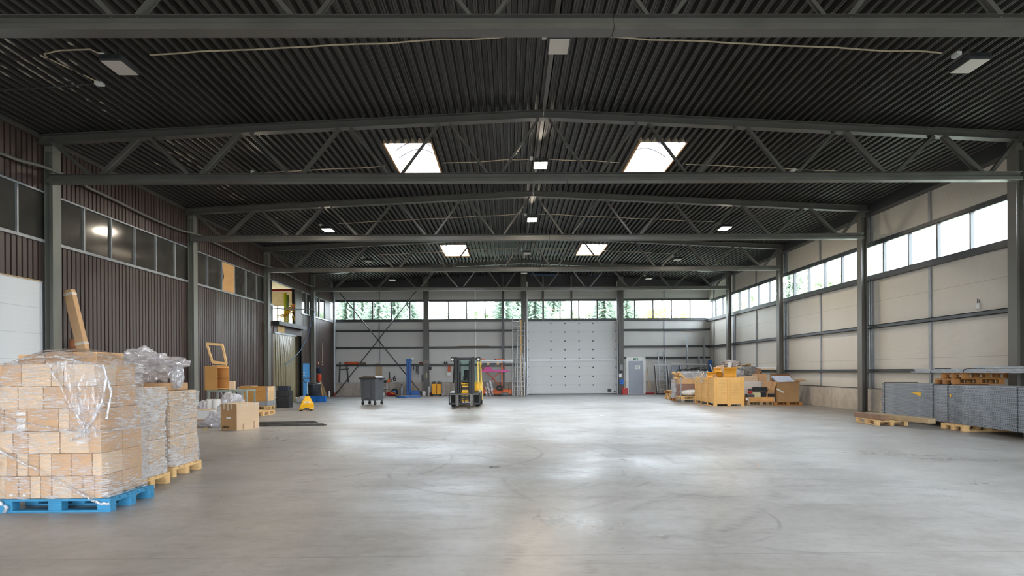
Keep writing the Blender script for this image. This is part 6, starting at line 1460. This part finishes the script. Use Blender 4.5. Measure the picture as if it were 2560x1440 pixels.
# battery collar
A = FL(1868, 1013.5); bx0, bx1 = PY(1864, 1000, A.y).x+.12, PY(1936, 1000, A.y).x; by0 = A.y
t = thing('pallet_collar', 'single wooden pallet collar holding old batteries', 'crate', ((bx0+bx1)/2, by0+.42, .146))
hw = (bx1-bx0)/2
MB().bx(-hw, hw, -.42, -.40, 0, .2).bx(-hw, hw, .40, .42, 0, .2).build('long_board', wood('worn_orange_wood', (206, 152, 88), 0, .4), t, loc=O0); MB().bx(-hw, -hw+.02, -.4, .4, 0, .2).bx(hw-.02, hw, -.4, .4, 0, .2).build('end_board', M_orangew, t, loc=O0)
MB().bx(-hw, hw, -.4, .4, 0, .02).build('bottom_board', M_oldw, t, loc=O0)
for s in (-1, 1): MB().bx(s*hw-.02, s*hw+.02, -.43, -.36, -.02, .2).build('hinge', M_galv, t, loc=O0)
pallet('old', ((bx0+bx1)/2, by0+.42, 0), 0, 'worn pallet under the collar with the old batteries')
M_cream = pm('cream_battery', (206, 200, 158), .5)
for i, (px, w_, h_, yy, z, mt, l) in enumerate(((1869, .16, .3, .45, .17, M_black, 'black battery at the far left of the collar'), (1877, .27, .26, .1, .19, M_dark, 'dark battery at the front left of the collar, with a white label'), (1891, .34, .34, .12, .19, M_cream, 'cream battery block in the middle of the collar'),
        (1906, .24, .36, .12, .19, pm('blue_black_battery', (38, 42, 52), .4), 'tall blue black battery right of the cream block'), (1917, .2, .34, .5, .17, M_black, 'black battery at the rear right of the collar'), (1928, .26, .3, .1, .19, M_black, 'black battery with a white label at the right of the collar'))):
    P_ = PY(px, 1000, by0+yy); t = thing('battery', l, 'battery', (P_.x, by0+yy, z), R(random.uniform(-4, 4)), 'old batteries')
    MB().bx(-w_/2, w_/2, -.09, .09, 0, h_).build('case', mt, t, loc=O0, bevel=.01); MB().cyl((-w_/3, 0, h_), (-w_/3, 0, h_+.02), .015, 8).cyl((w_/3, 0, h_), (w_/3, 0, h_+.02), .015, 8).build('terminal', M_galv, t, loc=O0)
    if i in (1, 5): MB().bx(-w_/2+.03 if i == 5 else -w_/2-.1, w_/2-.02 if i == 5 else -w_/2-.02, -.095, -.09, .02, h_*.5).build('label_sheet', M_paper, t, loc=O0)
P_ = PY(1901, 975, by0+.25); t = thing('battery', 'long black ribbed battery lying across the others', 'battery', (P_.x, by0+.3, PY(1901, 979, by0+.3).z), R(-4), 'old batteries')
MB().bx(-.29, .29, -.1, .1, 0, .2).build('case', M_black, t, loc=O0, bevel=.015)
for k in range(7): MB().bx(-.26+k*.085, -.23+k*.085, -.108, -.1, .02, .19).build('rib', M_black, t, loc=O0)
P_ = PY(1877, 981, by0+.3); tag(MB().box((P_.x, by0+.36, P_.z), (.16, .14, .1), R(20)).build('battery_charger', M_red, bevel=.02), 'small red device on the left batteries', 'device')
P_ = PY(1874, 975, by0+.45); tag(MB().box((P_.x+.02, by0+.5, P_.z), (.14, .12, .1), R(-15)).build('black_device', M_black, bevel=.02), 'small black device above the red one on the batteries', 'device')
# open carton with blue cans
A = FL(1944, 1013.5); cx0, cx1 = A.x+.02, PY(1997, 1000, A.y).x; cy0 = A.y; cy1 = cy0+.8
pallet('dark', ((cx0+cx1)/2, cy0+.42, 0), R(0), 'pallet under the big open carton at the right')
zt1 = PY(1970, 955, cy0).z
t = thing('open_carton', 'big open brown carton packed with blue and white boxes', 'box', ((cx0+cx1)/2, (cy0+cy1)/2, .146))
lm = lambda: loc_mb(((cx0+cx1)/2, (cy0+cy1)/2, .146)); zb = .146
lm().bx(cx0+.001, cx1-.001, cy0, cy0+.015, zb, zt1).bx(cx0+.001, cx1-.001, cy1-.015, cy1, zb, zt1+.26).bx(cx0, cx0+.015, cy0+.016, cy1-.016, zb, zt1+.02).bx(cx1-.015, cx1, cy0+.016, cy1-.016, zb, zt1+.05).add([(cx1-.01, cy0+.02, zt1), (cx1-.01, cy1-.02, zt1), (cx1-.01, cy1-.02, zt1+.27)], [(0, 1, 2)]).bx(cx0+.02, cx1-.02, cy0+.02, cy1-.02, zb+.001, zb+.02).build('carton_body', M_card3, t, loc=O0)
lm().bx(cx0-.02, cx1+.03, cy0-.025, cy0-.008, zt1-.24, zt1+.0).build('outer_sleeve', M_card3, t, loc=O0)
lm().add([(cx0, cy0, zt1), (cx1, cy0, zt1), (cx1+.02, cy0-.2, zt1+.03), (cx0-.02, cy0-.22, zt1+.0)], [(0, 1, 2, 3)]).build('front_flap', M_card, t, loc=O0)
lm().add([(cx1, cy0, zt1+.0), (cx1, cy1, zt1+.05), (cx1+.42, cy1-.1, zt1+.12), (cx1+.4, cy0+.1, zt1+.06)], [(0, 1, 2, 3)]).build('side_flap', M_card, t, loc=O0)
lm().add([(cx0, cy0+.1, zt1), (cx0, cy1, zt1+.02), (cx0-.1, cy1-.1, zt1-.35), (cx0-.12, cy0+.15, zt1-.45)], [(0, 1, 2, 3)]).build('torn_flap', M_card, t, loc=O0)
lm().slab([(cx0-.02, cy1-.2, zt1-.1), (cx0-.02, cy1+.05, zt1+.0), (cx0-.35, cy1+.05, zt1+.25), (cx0-.35, cy1-.2, zt1+.2)], (0, 0, 1), .01).build('raised_flap', M_card2, t, loc=O0)
lm().add([(cx0+.02, cy1-.04, zt1+.24), (cx1-.02, cy1-.04, zt1+.24), (cx1, cy1, zt1+.33), (cx0, cy1, zt1+.34)], [(0, 1, 2, 3)]).build('rear_flap', pm('dark_card_inside', (120, 86, 58), .8), t, loc=O0)
def mat_cans():
    t = NT('printed_blue_white_boxes'); P = t.coord()
    b = t.n('TexBrick', None, Vector=P, Color1=(.80, .84, .90, 1), Color2=(.62, .72, .86, 1), Mortar=(.10, .22, .52, 1), Scale=12.0, Mortar_Size=.03).outputs[0]
    v = t.n('TexVoronoi', None, Vector=P, Scale=26.0).outputs[0]
    c = t.mix(t.math('LESS_THAN', v, .28), b, (.62, .30, .30, 1))
    return t.done(t.bsdf(Base_Color=c, Roughness=.4).outputs[0])
M_cans = mat_cans()
for i in range(6):
    for j in range(4):
        w_ = (cx1-cx0-.1)/6; x = cx0+.04+w_*i; y = cy0+.05+.18*j; z = zt1-.10+.085*j
        tag(MB().bx(x, x+w_-.006, y, y+.172, z, z+.1).build('small_box', M_cans), 'blue white printed box in the open carton, %s row back, %s from left' % (ORD[j], ORD[i]), 'box', 'blue and white boxes in the open carton')
carton(cx0+.04, cx1-.06, cy0+.05, cy1-.06, zb+.03, zt1-.15, 'inner brown carton hidden below the blue and white boxes', M_card3, tape=False)
P_ = FL(1945, 1000); tag(MB().box((cx0+.06, cy0-.07, .62), (.34, .04, .05), Matrix.Rotation(R(28), 3, 'Y')).build('foam_strip', M_paper, bevel=.01), 'white foam strip hanging at the left front of the big open carton', 'foam strip')
for k, (px, py, dm, rt, l) in enumerate(((1926, 985, (.3, .04, .4), (0, 20, 0), 'torn cardboard flap between the batteries and the open carton'), (1932, 968, (.1, .05, .4), (0, 25, 0), 'narrow torn cardboard strip left of the open carton'), (1936, 995, (.22, .04, .4), (0, -8, 0), 'lower torn cardboard piece left of the open carton'))):
    scrapbox(px, py, cy0+.3+.05*k, dm, rt, M_card if k else M_card3, l)
carton(cx0-.32, cx0-.03, cy0+.45, cy0+.8, .0, 1.02, 'tall slim brown carton left behind the open carton', M_card)

# ================================================================== long steel uprights
P0, P1 = V((11.30, 18.0, .146)), V((10.66, 11.0, .146)); dr = (P1-P0).normalized(); sd = V((-dr.y, dr.x, 0))*1.0
if sd.x < 0: sd = -sd
ang = atan2(dr.y, dr.x)
def mat_perf():
    t = NT('perforated_galvanised_steel'); P = t.coord(); s = t.n('SeparateXYZ', None, Vector=P)
    x, z = s.outputs[0], s.outputs[2]
    fx = t.math('SUBTRACT', t.math('FRACT', t.math('DIVIDE', x, .052)), .5)
    m = None
    for zc in (.022, .052):
        dz = t.math('DIVIDE', t.math('SUBTRACT', z, zc), .0075); dx = t.math('DIVIDE', fx, .27)
        d = t.math('ADD', t.math('MULTIPLY', dz, dz), t.math('MULTIPLY', dx, dx)); k = t.math('LESS_THAN', d, 1.0)
        m = k if m is None else t.math('MAXIMUM', m, k)
    n = t.noise(P, 3, 4); base = t.ramp(n, [(.3, lin((126, 132, 140))), (.7, lin((164, 170, 178)))])
    base = t.mix(m, base, (.012, .012, .014, 1))
    return t.done(t.bsdf(Base_Color=base, Roughness=.42, Metallic=t.math('MULTIPLY', t.math('SUBTRACT', 1.0, m), .55)).outputs[0])
M_perf = mat_perf()
rows_n, across, hgt, wdt = 12, 8, .079, .118
def upright():
    t = thing('rack_upright', 'x', 'steel upright', (0, 0, 0))
    MB().bx(0, 7.0, 0, .003, .004, hgt-.006).bx(0, 7.0, wdt-.006, wdt-.003, .004, hgt-.006).bx(0, 7.0, 0, wdt-.003, .003, .007).build('web', M_perf, t, loc=O0)
    MB().bx(0, 7.0, -.005, .014, hgt-.009, hgt-.001).bx(0, 7.0, wdt-.02, wdt-.001, hgt-.009, hgt-.001).build('lip', M_galv, t, loc=O0)
    return t
up = upright(); k = 0
side = V((-sin(ang), cos(ang), 0))
sgn = 1 if side.x > 0 else -1
for r in range(rows_n):
    for c in range(across):
        st = (.06 if (r//2) % 2 else -.02)+random.uniform(-.03, .03)
        loc = P0+dr*st+sd*(wdt*c)+V((0, 0, hgt*r))
        l = 'perforated upright in the long strapped bundle, %s layer up, %s from the aisle' % (ORD[r], ORD[c])
        if sgn < 0: loc = loc+sd*wdt
        if k == 0: o = up; o.location = loc; o.rotation_euler.z = ang; o['label'] = l; o['group'] = 'perforated steel uprights'
        else: o = dup(up, loc, ang, l, 'perforated steel uprights')
        k += 1
if sgn < 0:      # outer face must look to the hall: local y=0 side
    for o in [o for o in COL.objects if o.name.startswith('rack_upright')]:
        o.location = o.location-sd*wdt if False else o.location
Wt, Ht = wdt*across, hgt*rows_n
for f, l in ((.17, 'first black strap from the far end of the long steel bundle'), (2.55, 'second black strap from the far end of the long steel bundle'), (3.15, 'third black strap from the far end of the long steel bundle'), (5.45, 'fourth black strap, nearest the right edge of the picture')):
    a = P0+dr*f; e = .008; lp = [a-sd*e+V((0, 0, -e)), a-sd*e+V((0, 0, Ht+e)), a+sd*(Wt+e)+V((0, 0, Ht+e)), a+sd*(Wt+e)+V((0, 0, -e))]
    m = MB()
    for i in range(4): m.beam(lp[i], lp[(i+1) % 4], .016, .004, up=dr)
    tag(m.build('steel_strap', M_black), l, 'strap', 'straps of the long steel bundle')
for px, py, Yg, shp, l in ((2290, 985, 0, 't', 'yellow triangular tag on the long steel bundle'), (2376, 989, 0, 'd', 'small yellow diamond sticker on the long steel bundle')):
    d = ray(px, py); n_ = sd; tt = ((P0-EYE).dot(n_)-.012)/d.dot(n_); c = EYE+d*tt
    if shp == 't': pts = [c+dr*-.3+V((0, 0, .05)), c+dr*.22+V((0, 0, .05)), c+dr*.22+V((0, 0, -.06))]
    else: pts = [c+V((0, 0, .05)), c+dr*.045, c+V((0, 0, -.05)), c-dr*.045]
    tag(MB().slab(pts, -n_, .003).build('yellow_tag', M_yel), l, 'tag')
pallet('pine', (11.47, 14.52, 0), R(-3), 'pallet under the middle of the long steel bundle'); pallet('pine', (11.75, 17.2, 0), R(-3), 'pallet under the far end of the long steel bundle'); pallet('pine', (11.3, 11.9, 0), R(-3), 'pallet under the near end of the long steel bundle')
zt_ = .146+Ht+.012
pallet('dark', (11.86, 15.28, zt_), R(-6), 'lower of two orange brown pallets lying on the long steel bundle'); pallet('dark', (11.98, 15.2, zt_+.146), R(-1), 'upper of two orange brown pallets lying on the long steel bundle')
def cprof(L):
    t = thing('steel_profile', 'x', 'steel profile', (0, 0, 0))
    MB().prof([(-.045, 0), (.045, 0), (.045, .03), (.041, .03), (.041, .004), (-.041, .004), (-.041, .03), (-.045, .03)], (0, 0, 0), (0, L, 0)).build('channel', M_galv, t, loc=O0)
    return t
cp0 = cprof(4.2); k = 0
for r in range(3):
    for c in range(6-r):
        loc = (11.36+.093*c+.045*r+random.uniform(-.01, .01), 12.35+random.uniform(-.12, .2), zt_+.294+.034*r)
        l = 'slim galvanised profile lying on top of the two pallets, %s layer, %s from the aisle' % (ORD[r], ORD[c])
        if k == 0: o = cp0; o.location = loc; o['label'] = l; o['group'] = 'slim profiles on the pallets'
        else: o = dup(cp0, loc, R(random.uniform(-.4, .4)), l, 'slim profiles on the pallets')
        k += 1
for r in range(7):
    dup(cp0, (11.42+.08*r, 10.2+.1*r, zt_+.294+.105+.006*(r % 3)), R(random.uniform(-4, 3)), 'loose slim profile in the untidy pile at the right edge, %s from the aisle' % ORD[r], 'loose slim profiles at the right edge')
for y, l in ((15.9, 'left strap round the slim profiles on the pallets'), (14.75, 'right strap round the slim profiles on the pallets')):
    m = MB(); z = zt_+.29; pts = [(11.305, y, z), (11.33, y, z+.08), (11.45, y, z+.112), (11.85, y, z+.112), (11.93, y, z)]
    for a, b in zip(pts, pts[1:]): m.beam(a, b, .016, .004, up=(0, 1, 0))
    tag(m.build('steel_strap', M_black), l, 'strap')
# timber on the small pallet in front
pallet('pine', (10.25, 16.35, 0), R(83), 'pale pallet with heavy timbers in front of the long steel bundle')
M_dkw = wood('dark_brown_timber', (140, 108, 84), 1, .3)
tag(MB().prof([(-.1, 0), (.1, 0), (.1, .13), (-.1, .13)], (9.98, 17.0, .147), (9.94, 15.68, .147)).build('timber_beam', M_dkw, bevel=.008), 'short thick dark brown timber beam on the pale pallet', 'timber beam')
tag(MB().prof([(-.1, 0), (.1, 0), (.1, .13), (-.1, .13)], (10.22, 16.9, .147), (10.42, 14.6, .147)).build('timber_beam', M_oldwy, bevel=.008), 'long weathered timber beam beside the short dark brown one', 'timber beam')
# lamp cord and fitting on the right wall
q0 = PXW(2446, 765, XR-.03); t = thing('wall_socket', 'small white socket with cords on the beige right wall', 'socket', (q0.x, q0.y, q0.z))
MB().bx(-.03, .02, -.05, .05, -.08, .08).build('socket_body', M_white, t, loc=O0, bevel=.006); MB().tube([(0, -.02, .08), (0, -.03, .16), (0, .03, .2), (0, .04, .08)], .008, 6).build('cord', M_steelD, t, loc=O0)
# litter on the floor
for px, py, s, mt, l in ((600, 1325, .05, M_foil, 'scrap of white paper on the floor at the lower left'), (1232, 1168, .07, M_steelD, 'small dark scrap on the floor in the middle'), (1655, 1340, .06, M_foil, 'thin clear strip on the floor at the lower right'), (1897, 1167, .05, M_card2, 'tiny tan crumb on the floor right of the middle'), (1505, 1040, .1, M_paper, 'tiny white scrap far down the floor')):
    p = FL(px, py); m = MB(); m.sheet([[(s*(i-1)*.8, s*.4*(j-1), .004+.012*abs(sin(i*2+j*3))) for i in range(4)] for j in range(3)]); tag(m.build('floor_scrap', mt, loc=(p.x, p.y, 0), rz=random.random()), l, 'scrap')
